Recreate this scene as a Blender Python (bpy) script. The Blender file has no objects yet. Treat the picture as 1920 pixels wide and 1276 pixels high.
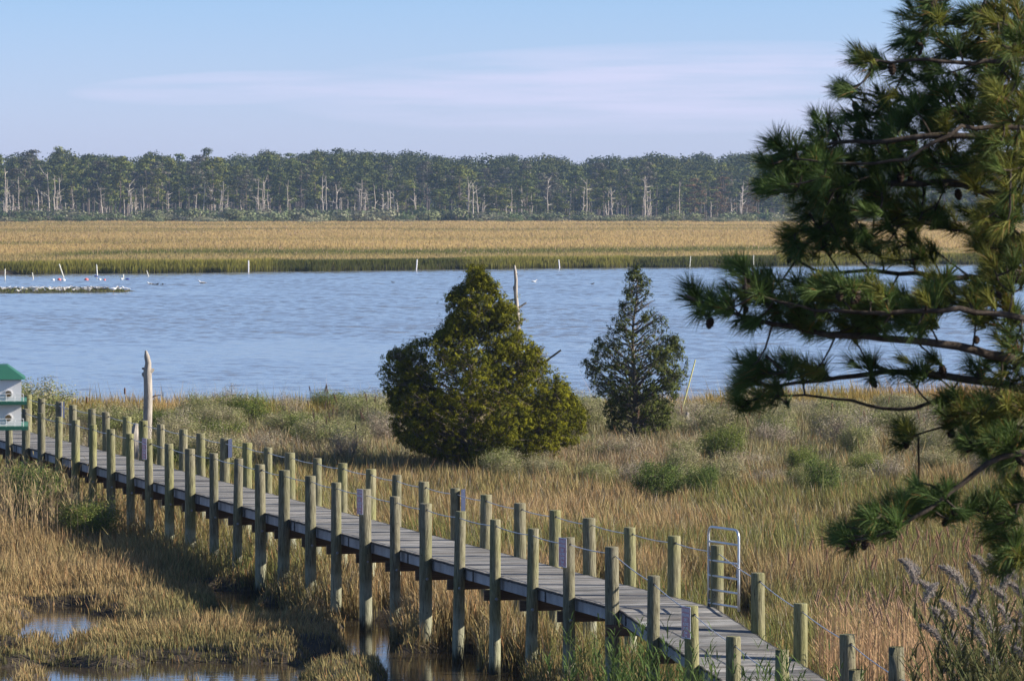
import bpy, math, random
import numpy as np
from mathutils import Vector, Matrix

random.seed(7)
rng = np.random.default_rng(11)
sc = bpy.context.scene
COL = sc.collection
F = 9310.0      # focal length in pixels of the 1920 wide photograph
HC = 8.85       # camera height above the water
HY = 365.0      # horizon row

def P(px, py, Y):
    return ((px - 960.0) / F * Y, Y, HC - (py - HY) / F * Y)
def GY(py, z=0.2):
    return (HC - z) * F / (py - HY)
def G(px, py, z=0.2):
    Y = GY(py, z)
    return ((px - 960.0) / F * Y, Y, z)
def R(a): return math.radians(a)

# ------------------------------------------------------------------ noise
class VN:
    def __init__(s, seed, n=256):
        s.g = np.random.default_rng(seed).random((n, n)); s.n = n
    def __call__(s, x, y):
        x = np.asarray(x, float); y = np.asarray(y, float)
        xi = np.floor(x).astype(int); yi = np.floor(y).astype(int)
        fx = x - xi; fy = y - yi
        fx = fx * fx * (3 - 2 * fx); fy = fy * fy * (3 - 2 * fy)
        n = s.n; a = s.g[xi % n, yi % n]; b = s.g[(xi + 1) % n, yi % n]
        c = s.g[xi % n, (yi + 1) % n]; d = s.g[(xi + 1) % n, (yi + 1) % n]
        return (a * (1 - fx) + b * fx) * (1 - fy) + (c * (1 - fx) + d * fx) * fy
N1, N2, N3, N4 = VN(1), VN(2), VN(3), VN(4)
def fbm(n, x, y, o=3):
    t = 0; a = .5; k = 1.0; w = 0
    for _ in range(o):
        t = t + a * n(x * k + 17.3, y * k + 5.1); w += a; a *= .5; k *= 2.03
    return t / w
def sstep(a, b, x):
    t = np.clip((np.asarray(x, float) - a) / (b - a), 0, 1); return t * t * (3 - 2 * t)

# ------------------------------------------------------------------ mesh builder
class MB:
    def __init__(s): s.V = []; s.F3 = []; s.F4 = []; s.C = []; s.n = 0
    def add(s, v, f3=None, f4=None, c=(1, 1, 1)):
        v = np.asarray(v, float).reshape(-1, 3); m = len(v)
        s.V.append(v)
        c = np.asarray(c, float)
        if c.ndim == 1: c = np.tile(c[:3], (m, 1))
        s.C.append(c)
        if f3 is not None and len(f3): s.F3.append(np.asarray(f3, int).reshape(-1, 3) + s.n)
        if f4 is not None and len(f4): s.F4.append(np.asarray(f4, int).reshape(-1, 4) + s.n)
        s.n += m
    def box(s, c, sx, sy, sz, ux=(1, 0, 0), uy=(0, 1, 0), uz=(0, 0, 1), col=(1, 1, 1)):
        c = np.array(c, float); ux = np.array(ux, float); uy = np.array(uy, float); uz = np.array(uz, float)
        v = []
        for k in (-1, 1):
            for j, i in ((-1, -1), (-1, 1), (1, 1), (1, -1)):
                v.append(c + ux * i * sx / 2 + uy * j * sy / 2 + uz * k * sz / 2)
        s.add(v, None, [(0, 3, 2, 1), (4, 5, 6, 7), (0, 1, 5, 4), (1, 2, 6, 5), (2, 3, 7, 6), (3, 0, 4, 7)], col)
    def tube(s, pts, rad, n=6, col=(1, 1, 1), cap=True, sq=(1, 1)):
        pts = np.asarray(pts, float); m = len(pts)
        rad = np.broadcast_to(np.asarray(rad, float), (m,))
        T = np.gradient(pts, axis=0); T /= np.linalg.norm(T, axis=1)[:, None] + 1e-9
        ref = np.eye(3)[int(np.argmin(np.abs(T).max(0) + np.array([.02, .01, 0])))]
        U = np.cross(T, ref); U /= np.linalg.norm(U, axis=1)[:, None] + 1e-9
        W = np.cross(T, U)
        a = np.arange(n) * 2 * math.pi / n
        ring = (np.cos(a)[None, :, None] * U[:, None, :] * sq[0] + np.sin(a)[None, :, None] * W[:, None, :] * sq[1]) * rad[:, None, None] + pts[:, None, :]
        v = ring.reshape(-1, 3)
        i = np.arange(m - 1)[:, None] * n; j = np.arange(n)[None, :]; j2 = (j + 1) % n
        f4 = np.stack([i + j, i + n + j, i + n + j2, i + j2], -1).reshape(-1, 4)
        f3 = []
        if np.ndim(col) == 2: col = np.repeat(np.asarray(col, float), n, 0)
        if cap:
            v = np.vstack([v, pts[0], pts[-1]])
            if np.ndim(col) == 2: col = np.vstack([col, col[0], col[-1]])
            for k in range(n):
                k2 = (k + 1) % n
                f3.append((k2, m * n, k)); f3.append(((m - 1) * n + k, m * n + 1, (m - 1) * n + k2))
        s.add(v, f3, f4, col)
    def build(s, name, mat, parent=None, loc=None, smooth=False):
        V = np.vstack(s.V); C = np.vstack(s.C)
        me = bpy.data.meshes.new(name)
        f3 = np.vstack(s.F3) if s.F3 else np.zeros((0, 3), int)
        f4 = np.vstack(s.F4) if s.F4 else np.zeros((0, 4), int)
        nl = f3.size + f4.size; npoly = len(f3) + len(f4)
        me.vertices.add(len(V)); me.vertices.foreach_set('co', V.astype(np.float32).ravel())
        me.loops.add(nl); me.loops.foreach_set('vertex_index', np.concatenate([f3.ravel(), f4.ravel()]).astype(np.int32))
        me.polygons.add(npoly)
        ls = np.concatenate([np.arange(len(f3)) * 3, f3.size + np.arange(len(f4)) * 4]).astype(np.int32)
        me.polygons.foreach_set('loop_start', ls)
        me.polygons.foreach_set('use_smooth', np.full(npoly, bool(smooth)))
        me.update(calc_edges=True)
        at = me.color_attributes.new('Col', 'FLOAT_COLOR', 'POINT')
        at.data.foreach_set('color', np.hstack([C, np.ones((len(C), 1))]).astype(np.float32).ravel())
        me.materials.append(mat)
        o = bpy.data.objects.new(name, me); COL.objects.link(o)
        if parent is not None: o.parent = parent
        if loc is not None: o.location = loc
        return o

def blades(mb, base, h, w, lean, yaw, c0, c1, bend=0.35):
    """vectorised grass blades: root, one bend, tip"""
    n = len(base)
    d = np.stack([np.cos(yaw), np.sin(yaw), np.zeros(n)], 1) * (w / 2)[:, None]
    L = np.concatenate([lean, np.zeros((n, 1))], 1)
    up = np.zeros((n, 3)); up[:, 2] = h
    mid = base + up * .55 + L * bend * h[:, None]
    tip = base + up * (1 - .25 * (lean ** 2).sum(1)[:, None]) + L * h[:, None]
    v = np.stack([base - d * .8, base + d * .8, mid - d, mid + d, tip], 1).reshape(-1, 3)
    k = np.arange(n)[:, None] * 5
    f3 = k + np.array([[2, 3, 4]]); f4 = k + np.array([[0, 1, 3, 2]])
    cm = c0 * .45 + c1 * .55
    c = np.stack([c0, c0, cm, cm, c1], 1).reshape(-1, 3)
    mb.add(v, f3, f4, c)

def leaves(mb, pos, size, col, dirs=None, asp=.5, spread=1.0, nrm=None, nk=1.0):
    """small random leaf quads; dirs biases the long axis"""
    n = len(pos); size = np.broadcast_to(size, (n,))
    a = rng.normal(size=(n, 3)) * spread
    if dirs is not None: a = a + dirs
    a /= np.linalg.norm(a, axis=1)[:, None] + 1e-9
    if nrm is not None:      # leaf faces look outward from the clump
        m = nrm * nk + rng.normal(size=(n, 3)) * .45; m /= np.linalg.norm(m, axis=1)[:, None] + 1e-9
        a -= (a * m).sum(1)[:, None] * m; a /= np.linalg.norm(a, axis=1)[:, None] + 1e-9; b = np.cross(m, a)
    else:
        b = rng.normal(size=(n, 3)); b -= (b * a).sum(1)[:, None] * a
    b /= np.linalg.norm(b, axis=1)[:, None] + 1e-9
    A = a * size[:, None]; B = b * (size * asp)[:, None]
    v = np.stack([pos - A * .5, pos + B * .5 + A * .05, pos + A * .5, pos - B * .5 - A * .05], 1).reshape(-1, 3)
    k = np.arange(n)[:, None] * 4
    if np.ndim(col) == 1: col = np.tile(col, (n, 1))
    mb.add(v, None, k + np.array([[0, 1, 2, 3]]), np.repeat(col, 4, 0))

def tag(o, label=None, cat=None, group=None, kind=None):
    if label: o['label'] = label
    if cat: o['category'] = cat
    if group: o['group'] = group
    if kind: o['kind'] = kind
    return o
def empty(name, loc=(0, 0, 0), rz=0):
    o = bpy.data.objects.new(name, None); COL.objects.link(o)
    o.location = loc; o.rotation_euler = (0, 0, rz); o.empty_display_size = .2
    return o
def copy_tree(root):
    c = root.copy(); COL.objects.link(c)
    for ch in root.children:
        d = ch.copy(); COL.objects.link(d); d.parent = c
        for g in ch.children:
            e = g.copy(); COL.objects.link(e); e.parent = d
    return c

# ------------------------------------------------------------------ materials
def mat(name):
    m = bpy.data.materials.new(name); m.use_nodes = True
    nt = m.node_tree; nt.nodes.clear()
    out = nt.nodes.new('ShaderNodeOutputMaterial')
    return m, nt, out
def node(nt, t, **kw):
    n = nt.nodes.new(t)
    for k, v in kw.items(): setattr(n, k, v)
    return n
def principled(nt, out, rough=.8, spec=.3, metal=0):
    b = node(nt, 'ShaderNodeBsdfPrincipled')
    b.inputs['Roughness'].default_value = rough; b.inputs['Metallic'].default_value = metal
    b.inputs['Specular IOR Level'].default_value = spec
    nt.links.new(b.outputs[0], out.inputs[0]); return b
def noise(nt, coord, scale, sx=1, sy=1, sz=1, detail=4, rough=.6):
    mp = node(nt, 'ShaderNodeMapping'); mp.inputs['Scale'].default_value = (sx, sy, sz)
    nt.links.new(coord, mp.inputs['Vector'])
    n = node(nt, 'ShaderNodeTexNoise'); n.inputs['Scale'].default_value = scale
    n.inputs['Detail'].default_value = detail; n.inputs['Roughness'].default_value = rough
    nt.links.new(mp.outputs[0], n.inputs['Vector']); return n.outputs['Fac']
def ramp(nt, fac, stops):
    r = node(nt, 'ShaderNodeValToRGB'); nt.links.new(fac, r.inputs[0])
    e = r.color_ramp.elements
    while len(e) < len(stops): e.new(.5)
    for k, (p, c) in zip(e, stops): k.position = p; k.color = (*c, 1) if len(c) == 3 else c
    return r.outputs[0]
def mixc(nt, fac, a, b, mode='MIX'):
    m = node(nt, 'ShaderNodeMix', data_type='RGBA', blend_type=mode)
    if isinstance(fac, (int, float)): m.inputs[0].default_value = fac
    else: nt.links.new(fac, m.inputs[0])
    for i, x in ((6, a), (7, b)):
        if isinstance(x, tuple): m.inputs[i].default_value = (*x, 1)
        else: nt.links.new(x, m.inputs[i])
    return m.outputs[2]
def math_(nt, op, a, b=None, c=None, clamp=False):
    m = node(nt, 'ShaderNodeMath', operation=op, use_clamp=clamp)
    for i, x in enumerate((a, b, c)):
        if x is None: continue
        if isinstance(x, (int, float)): m.inputs[i].default_value = x
        else: nt.links.new(x, m.inputs[i])
    return m.outputs[0]
def attr(nt):
    a = node(nt, 'ShaderNodeAttribute', attribute_name='Col'); return a.outputs['Color']
def coords(nt, kind='Object'):
    return node(nt, 'ShaderNodeTexCoord').outputs[kind]
def bump(nt, bsdf, h, strength=.4, dist=.01):
    b = node(nt, 'ShaderNodeBump'); b.inputs['Strength'].default_value = strength; b.inputs['Distance'].default_value = dist
    nt.links.new(h, b.inputs['Height']); nt.links.new(b.outputs[0], bsdf.inputs['Normal'])

def foliage_mat(name, trans=.3, rough=.7, spec=.2, vary=0, vscale=1.0):
    m, nt, out = mat(name)
    b = principled(nt, out, rough, spec)
    c = attr(nt)
    if vary:
        f = noise(nt, coords(nt), vscale, detail=3)
        c = mixc(nt, 1.0, c, ramp(nt, f, [(.3, (1 - vary,) * 3), (.7, (1 + vary * .3,) * 3)]), 'MULTIPLY')
    nt.links.new(c, b.inputs['Base Color'])
    if trans:
        t = node(nt, 'ShaderNodeBsdfTranslucent'); nt.links.new(c, t.inputs[0])
        mx = node(nt, 'ShaderNodeMixShader'); mx.inputs[0].default_value = trans
        nt.links.new(b.outputs[0], mx.inputs[1]); nt.links.new(t.outputs[0], mx.inputs[2])
        nt.links.new(mx.outputs[0], out.inputs[0])
    return m
M_grass = foliage_mat('dry grass', .22, .75, .1)
M_fgrass = foliage_mat('far dry grass', .5, .9, .03)
M_leaf = foliage_mat('shrub leaf', .3, .75, .1)
M_needle = foliage_mat('pine needle', .25, .6, .15)
M_juniper = foliage_mat('juniper foliage', .18, .8, .04)
M_far = foliage_mat('far foliage', .15, .8, .1)
M_plume = foliage_mat('reed plume', .4, .9, .05)

def bark_mat(name, c0, c1, sc_=6):
    m, nt, out = mat(name); b = principled(nt, out, .9, .15)
    co = coords(nt)
    f = noise(nt, co, sc_, 3, 3, .5, 5, .7)
    c = ramp(nt, f, [(.3, c0), (.7, c1)])
    nt.links.new(mixc(nt, 1.0, c, attr(nt), 'MULTIPLY'), b.inputs['Base Color'])
    bump(nt, b, f, .6, .02); return m
M_bark = bark_mat('grey brown bark', (.06, .045, .035), (.2, .17, .14))
M_dead = bark_mat('bleached dead wood', (.2, .175, .15), (.5, .45, .39), 5)
M_twig = bark_mat('shrub twig', (.12, .09, .07), (.3, .26, .22))

def post_mat():
    m, nt, out = mat('treated timber post'); b = principled(nt, out, .85, .2)
    co = coords(nt); rnd = node(nt, 'ShaderNodeObjectInfo').outputs['Random']
    off = node(nt, 'ShaderNodeVectorMath', operation='ADD'); nt.links.new(co, off.inputs[0])
    cx = node(nt, 'ShaderNodeCombineXYZ'); nt.links.new(math_(nt, 'MULTIPLY', rnd, 37.0), cx.inputs[2]); nt.links.new(cx.outputs[0], off.inputs[1])
    v = off.outputs[0]
    g = noise(nt, v, 9, 4, 4, .45, 5, .65)
    wood = ramp(nt, g, [(.28, (.09, .08, .05)), (.5, (.21, .19, .125)), (.72, (.34, .31, .22))])
    big = noise(nt, v, 1.1, 1.5, 1.5, .6, 2)
    green = ramp(nt, g, [(.3, (.09, .095, .035)), (.7, (.27, .265, .115))])
    c = mixc(nt, ramp(nt, math_(nt, 'ADD', big, math_(nt, 'MULTIPLY', rnd, .26)), [(.50, (0,) * 3), (.80, (.9,) * 3)]), wood, green)
    z = node(nt, 'ShaderNodeSeparateXYZ'); nt.links.new(co, z.inputs[0])
    pale = ramp(nt, g, [(.3, (.24, .25, .17)), (.7, (.50, .50, .38))])
    zz = math_(nt, 'ADD', z.outputs[2], math_(nt, 'MULTIPLY', math_(nt, 'SUBTRACT', g, .5), .6))
    c = mixc(nt, ramp(nt, zz, [(.9, (.6,) * 3), (1.0, (0,) * 3)]), c, pale)       # paler colour on the lower pile
    wet = ramp(nt, zz, [(.10, (1,) * 3), (.28, (0,) * 3)])
    c = mixc(nt, wet, c, (.035, .035, .02))                                        # algae line near the water
    kn = node(nt, 'ShaderNodeTexVoronoi'); kn.inputs['Scale'].default_value = 5.5; nt.links.new(v, kn.inputs['Vector'])
    c = mixc(nt, ramp(nt, kn.outputs['Distance'], [(.05, (.75,) * 3), (.11, (0,) * 3)]), c, (.06, .05, .03))
    ck = noise(nt, v, 16, 3, 3, .16, 3, .5)
    c = mixc(nt, ramp(nt, ck, [(.62, (0,) * 3), (.68, (.8,) * 3)]), c, (.035, .03, .022))      # drying checks
    c = mixc(nt, 1.0, c, ramp(nt, rnd, [(0, (.74, .75, .76)), (1, (1.1, 1.08, 1.04))]), 'MULTIPLY')
    nt.links.new(c, b.inputs['Base Color']); bump(nt, b, g, .9, .02); return m
M_post = post_mat()

def plank_mat(name, dark, light, along='x'):
    m, nt, out = mat(name); b = principled(nt, out, .8, .25)
    co = coords(nt)
    rot = node(nt, 'ShaderNodeMapping'); rot.inputs['Rotation'].default_value = (0, 0, -math.atan2(.2725, .962)); nt.links.new(co, rot.inputs[0])
    g = noise(nt, rot.outputs[0], 5, .5, 14, 14, 6, .7)
    big = noise(nt, rot.outputs[0], 1.2, 1, 2.0, 1, 3)
    c = ramp(nt, g, [(.3, dark), (.7, light)])
    c = mixc(nt, 1.0, c, ramp(nt, big, [(.3, (.62, .60, .58)), (.7, (1.12, 1.1, 1.08))]), 'MULTIPLY')
    c = mixc(nt, 1.0, c, attr(nt), 'MULTIPLY')
    nt.links.new(c, b.inputs['Base Color']); bump(nt, b, g, .6, .008); return m
M_plank = plank_mat('weathered deck plank', (.08, .08, .08), (.42, .41, .39))
M_stringer = plank_mat('grey stringer timber', (.22, .22, .23), (.58, .57, .56))
M_beam = plank_mat('brown beam timber', (.10, .06, .04), (.22, .14, .09))

def simple(name, col, rough=.5, metal=0, spec=.5, var=0.15, scale=8):
    m, nt, out = mat(name); b = principled(nt, out, rough, spec, metal)
    f = noise(nt, coords(nt), scale)
    a = tuple(x * (1 - var) for x in col); c = tuple(min(1, x * (1 + var)) for x in col)
    nt.links.new(ramp(nt, f, [(.3, a), (.7, c)]), b.inputs['Base Color']); return m
M_cable = simple('steel cable', (.55, .55, .56), .4, .6)
M_alu = simple('galvanised tube', (.62, .63, .65), .35, .8, .5, .08)
M_bolt = simple('galvanised bolt', (.30, .31, .33), .5, .7)
M_bracket = simple('dark steel plate', (.03, .03, .033), .6, .3)
M_black = simple('dark hole', (.01, .01, .01), .9)
M_white = simple('white painted board', (.74, .73, .72), .5, 0, .4, .04)
M_green = simple('green painted metal', (.022, .105, .075), .7, 0, .25, .06)
M_signback = simple('blue grey sign back', (.035, .045, .09), .5, .3)
M_red = simple('faded red sign face', (.68, .34, .34), .6, 0, .3, .08)
M_signwhite = simple('white sign paint', (.78, .76, .80), .6, 0, .3, .05)
M_pole = simple('bleached marker pole', (.72, .70, .62), .7)
M_yellow = simple('yellow pole', (.6, .55, .2), .6)
M_pink = simple('pink buoy plastic', (.75, .16, .13), .4)
M_wbuoy = simple('white buoy plastic', (.85, .85, .85), .4)
M_blue = simple('blue rope float', (.03, .06, .35), .5)
def vc_mat(name, rough=.8, spec=.2):
    m, nt, out = mat(name); b = principled(nt, out, rough, spec); nt.links.new(attr(nt), b.inputs['Base Color']); return m
M_bird = vc_mat('feathers')

def ground_mat():
    m, nt, out = mat('marsh mud and peat'); b = principled(nt, out, .75, .35)
    co = coords(nt)
    f = noise(nt, co, 1.5, detail=6); g = noise(nt, co, 14, detail=4)
    c = ramp(nt, f, [(.3, (.022, .017, .012)), (.55, (.05, .038, .026)), (.75, (.10, .078, .05))])
    c = mixc(nt, 1.0, c, attr(nt), 'MULTIPLY')
    nt.links.new(c, b.inputs['Base Color']); bump(nt, b, g, .8, .03); return m
M_ground = ground_mat()

def water_mat(name, bay):
    m, nt, out = mat(name); b = principled(nt, out, .06 if not bay else .12, .5)
    b.inputs['IOR'].default_value = 1.333
    co = coords(nt, 'Object')
    if bay:
        b.inputs['Base Color'].default_value = (.175, .19, .21, 1)
        h1 = noise(nt, co, 3.5, .9, .8, 1, 2, .5)
        h2 = noise(nt, co, .33, .8, 1.0, 1, 2, .5)
        h3 = noise(nt, co, .045, .3, 1, 1, 2, .5)
        h = math_(nt, 'ADD', math_(nt, 'MULTIPLY', h1, .22), math_(nt, 'MULTIPLY', h2, .5))
        bp = node(nt, 'ShaderNodeBump'); bp.inputs['Strength'].default_value = 1.0
        bp.inputs['Distance'].default_value = .06
        nt.links.new(h, bp.inputs['Height']); nt.links.new(bp.outputs[0], b.inputs['Normal'])
    else:
        b.inputs['Base Color'].default_value = (.045, .035, .022, 1)
        h = noise(nt, co, 5, .6, 1, 1, 2)
        bump(nt, b, h, .12, .03)
    return m
M_bay = water_mat('rippled bay water', True)
M_pond = water_mat('still marsh water', False)

# ------------------------------------------------------------------ terrain
POOLS = [  # px0, px1, py0, py1: rows of standing water on the marsh
    (-400, 300, 1251, 1420), (250, 590, 1243, 1420), (560, 890, 1222, 1420), (860, 1010, 1262, 1420), (36, 176, 1138, 1218), (-60, 40, 1222, 1242), (84, 132, 1216, 1244),
    (388, 500, 1106, 1176), (470, 545, 1130, 1172), (640, 760, 1164, 1232), (900, 1010, 1132, 1184), (1105, 1170, 1106, 1142), (1362, 1432, 1138, 1216), (1285, 1385, 1116, 1150), (150, 215, 1150, 1190)]
ISLES = [(590, 725, 1258, 1330), (330, 372, 1290, 1330), (30, 60, 1280, 1310)]
def pool_depth(x, y):
    """metres inside the pool edge (negative outside)"""
    x = np.asarray(x, float); y = np.maximum(np.asarray(y, float), 1.0)
    px = 960 + x / y * F; py = HY + HC * F / y
    def sd(b): return np.minimum(np.minimum(px - b[0], b[1] - px) * y / F, np.minimum(py - b[2], b[3] - py) * y * y / (HC * F))
    best = np.full(np.shape(x), -99.0)
    for b in POOLS: best = np.maximum(best, sd(b))
    for b in ISLES: best = np.minimum(best, -sd(b))
    return best + (fbm(N3, x * 1.1, y * .6) - .5) * 1.1
def near_shore(x):
    return 189 + 5 * sstep(2, 14, x) + (fbm(N2, np.asarray(x) * .12, np.zeros_like(x), 2) - .5) * 5
def far_shore(x):
    return 588 + np.asarray(x) * .72 + (fbm(N2, np.asarray(x) * .03, np.zeros_like(x) + 9, 3) - .5) * 30 + (fbm(N4, np.asarray(x) * .16, np.zeros_like(x) + 2, 2) - .5) * 9
def height(x, y):
    x = np.asarray(x, float); y = np.asarray(y, float)
    nz = fbm(N1, x * .35, y * .35, 3)
    land = .10 + .24 * nz + .25 * sstep(130, 175, y) + 2.0 * (1 - sstep(30, 66, y)) + .5 * (1 - sstep(66, 80, y)) * sstep(1, 6, x)
    pd = pool_depth(x, y)
    land = np.where(y < 170, land - sstep(-.35, .35, pd) * (land + .25), land)
    sh = near_shore(x)
    land = land * (1 - sstep(-1, 3, y - sh)) + (-1.2) * sstep(-1, 3, y - sh)
    fs = far_shore(x)
    far = .55 + .3 * fbm(N2, x * .02, y * .01) + .9 * sstep(1500, 1800, y)
    k = sstep(-3, 1.5, y - fs)
    return np.where(y > 400, land * (1 - k) + far * k, land)

def axis(segs):
    out = []
    for a, b, n in segs: out.append(np.linspace(a, b, n, endpoint=False))
    return np.concatenate(out)
xs = np.concatenate([-np.geomspace(30, 6000, 46)[::-1], axis([(-29.6, 29.6, 200)]), np.geomspace(30, 6000, 46)])
ys = np.concatenate([axis([(-40, 66, 40), (66, 200, 440), (200, 215, 12), (215, 500, 14), (500, 720, 200), (720, 1500, 60)]), np.geomspace(1500, 9000, 30)])
X, Yg = np.meshgrid(xs, ys, indexing='ij')
Z = height(X, Yg)
gm = MB()
nx, ny = X.shape
idx = np.arange(nx * ny).reshape(nx, ny)
f4 = np.stack([idx[:-1, :-1], idx[1:, :-1], idx[1:, 1:], idx[:-1, 1:]], -1).reshape(-1, 4)
cg = np.ones((nx * ny, 3))
yy = Yg.ravel()
tan = np.array([7.5, 6.2, 4.6])
w_ = sstep(620, 700, yy)[:, None]
cg = cg * (1 - w_) + tan * w_
fl_ = sstep(1470, 1520, yy)[:, None]
cg = cg * (1 - fl_) + np.array([.9, .9, .6]) * fl_
gm.add(np.stack([X.ravel(), Yg.ravel(), Z.ravel()], 1), None, f4, cg)
tag(gm.build('ground', M_ground, smooth=True), kind='structure')

def sheet(name, x0, x1, y0, y1, z, m):
    b = MB(); b.add([(x0, y0, z), (x1, y0, z), (x1, y1, z), (x0, y1, z)], None, [(0, 1, 2, 3)])
    return tag(b.build(name, m), kind='structure')
sheet('pond_water', -60, 60, 60, 180, 0.0, M_pond)
def bay():
    u = np.concatenate([-np.geomspace(.116, 4.0, 14)[::-1], np.linspace(-.115, .115, 440), np.geomspace(.116, 4.0, 14)])
    yr = np.concatenate([[180.02, 183], np.geomspace(186, 660, 1050), [700, 900, 1500]])
    U, Yw = np.meshgrid(u, yr, indexing='ij'); Xw = U * Yw
    r = np.random.default_rng(3); Zw = np.zeros_like(Xw); SL = 0
    gust = .40 + .95 * sstep(.3, .7, fbm(N4, Xw * .025, Yw * .014, 3))
    for k in range(34):
        lam = math.exp(r.uniform(math.log(.7), math.log(3.6))); a = R(90) + r.normal() * .85; kk = 2 * math.pi / lam
        ph = kk * (math.cos(a) * Xw + math.sin(a) * Yw) + r.random() * 6.28 + 1.6 * fbm(N1, Xw * .15 + k, Yw * .15, 1)
        am = .0085 * lam ** .75
        Zw += am * (np.sin(ph) + .25 * np.sin(2 * ph + .6))
    edge = sstep(181, 187, Yw) * (1 - sstep(650, 690, Yw)) * (np.abs(U) < .1155)
    Zw *= gust * edge * WAVE
    b = MB(); nx, ny = Xw.shape; idx = np.arange(nx * ny).reshape(nx, ny)
    b.add(np.stack([Xw.ravel(), Yw.ravel(), Zw.ravel()], 1), None, np.stack([idx[:-1, :-1], idx[1:, :-1], idx[1:, 1:], idx[:-1, 1:]], -1).reshape(-1, 4))
    tag(b.build('water', M_bay, smooth=True), kind='structure')
WAVE = .34
bay()

# ------------------------------------------------------------------ boardwalk
A0 = np.array([-13.58, 138.5]); D = np.array([.665, -2.348]); DH = D / np.linalg.norm(D); PH = np.array([-DH[1], DH[0]])
WID = 1.87
def wpt(t, p, z=0.0):
    q = A0 + D * t + PH * p; return np.array([q[0], q[1], z])
def deck_z(t): return 1.80 - max(0.0, t - 23.05) * .30
def t_at(px, p):
    k = (px - 960) / F; B = A0 + PH * p
    return (k * B[1] - B[0]) / (D[0] - k * D[1])
NPX = [(18, 760), (47.5, 766), (78, 773.7), (109.6, 781), (140.4, 787), (173.5, 795.5), (208.6, 804), (245.8, 812.5), (282, 822), (318.5, 831), (357.4, 840.6),
       (401.8, 849), (444, 859), (489.4, 870), (531.5, 880.6), (583, 891.4), (630, 903.7), (686, 916), (741.5, 929.8), (798, 943.3), (858.5, 957.6), (927.8, 973),
       (995.6, 990), (1066.4, 1006.7), (1149, 1023.7), (1223.5, 1078.5), (1298.7, 1135), (1375, 1193), (1465, 1258.6)]
FPX = [(23, 733), (53, 740), (80, 746.6), (109.6, 752), (138, 759), (172, 766), (202.4, 772), (237, 780.7), (271, 788), (303.7, 795), (342.6, 804.5), (377.7, 811.8), (420, 821),
       (461, 829.6), (502, 838.5), (546, 847.8), (593.7, 858.6), (642, 867.8), (693.8, 879), (742, 890), (796.6, 902.4), (855, 914.7), (909.5, 926.8), (976, 942.5),
       (1040, 956), (1107, 970.5), (1183, 987.8), (1263.7, 1004), (1344, 1021), (1421.7, 1073.5), (1500.7, 1130), (1592, 1189.6), (1684, 1255.4)]
walk = empty('boardwalk', (0, 0, 0))
tag(walk, 'long weathered timber boardwalk on round piles crossing the marsh, ramping down at its near end', 'boardwalk')

def post_mesh(h, r, seed):
    b = MB(); rr = random.Random(seed); n = 18
    zs = [-1.2, -.4, 0, .4, .9, 1.4, 1.9, h * .8, h - .02, h]
    zs = sorted(set(zs)); ph = rr.random() * 6
    lean = (rr.gauss(0, .009), rr.gauss(0, .009))
    v = []; m = len(zs)
    for k, z in enumerate(zs):
        q = r * (1.06 - .035 * z) * (1 if z < h else .94)
        for j in range(n):
            a = j * 2 * math.pi / n
            w = q * (1 + .02 * math.sin(2 * a + ph) + .012 * math.sin(5 * a + z * 3 + ph))
            v.append((w * math.cos(a) + lean[0] * z, w * math.sin(a) + lean[1] * z, z))
    f = [(k * n + j, k * n + (j + 1) % n, (k + 1) * n + (j + 1) % n, (k + 1) * n + j) for k in range(m - 1) for j in range(n)]
    v.append((lean[0] * h, lean[1] * h, h + .004))
    f3 = [((m - 1) * n + j, (m - 1) * n + (j + 1) % n, m * n) for j in range(n)]
    b.add(v, f3, f); return b
NT = []; FT = []
def row(lst, p, T, bolts):
    for k, (px, py) in enumerate(lst):
        t = t_at(px, p); q = wpt(t, p)
        top = HC - (py - HY) * q[1] / F
        T.append((t, q, top))
# posts out of the frame at both ends
row(NPX, 0.0, NT, True); row(FPX, WID, FT, False)
for t in (-3.2, -4.2, -5.2):
    q = wpt(t, 0.0); NT.insert(0, (t, q, 2.87))
for t in (28.0, 29.0):
    q = wpt(t, 0.0); NT.append((t, q, deck_z(t) + 1.07))
for t in (-6.0,): FT.insert(0, (t, wpt(t, WID), 2.87))
for t in (28.05, 29.05): FT.append((t, wpt(t, WID), deck_z(t) + 1.07))
NT.sort(key=lambda a: a[0]); FT.sort(key=lambda a: a[0])
for rowi, T in enumerate((NT, FT)):
    for k, (t, q, top) in enumerate(T):
        b = post_mesh(top, .112 + random.uniform(-.012, .016), rowi * 100 + k)
        o = b.build('post', M_post, walk, (q[0], q[1], 0), smooth=False)
        o.data.polygons.foreach_set('use_smooth', [p.normal.z < .5 for p in o.data.polygons])
        if rowi == 0:
            bb = MB(); dz = deck_z(t)
            bb.tube([(DH[0] * .10, DH[1] * .10, dz - .40), (DH[0] * .135, DH[1] * .135, dz - .40), (DH[0] * .15, DH[1] * .15, dz - .40)], [.03, .03, .016], 8)
            bb.build('bolt', M_bolt, o)
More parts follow.
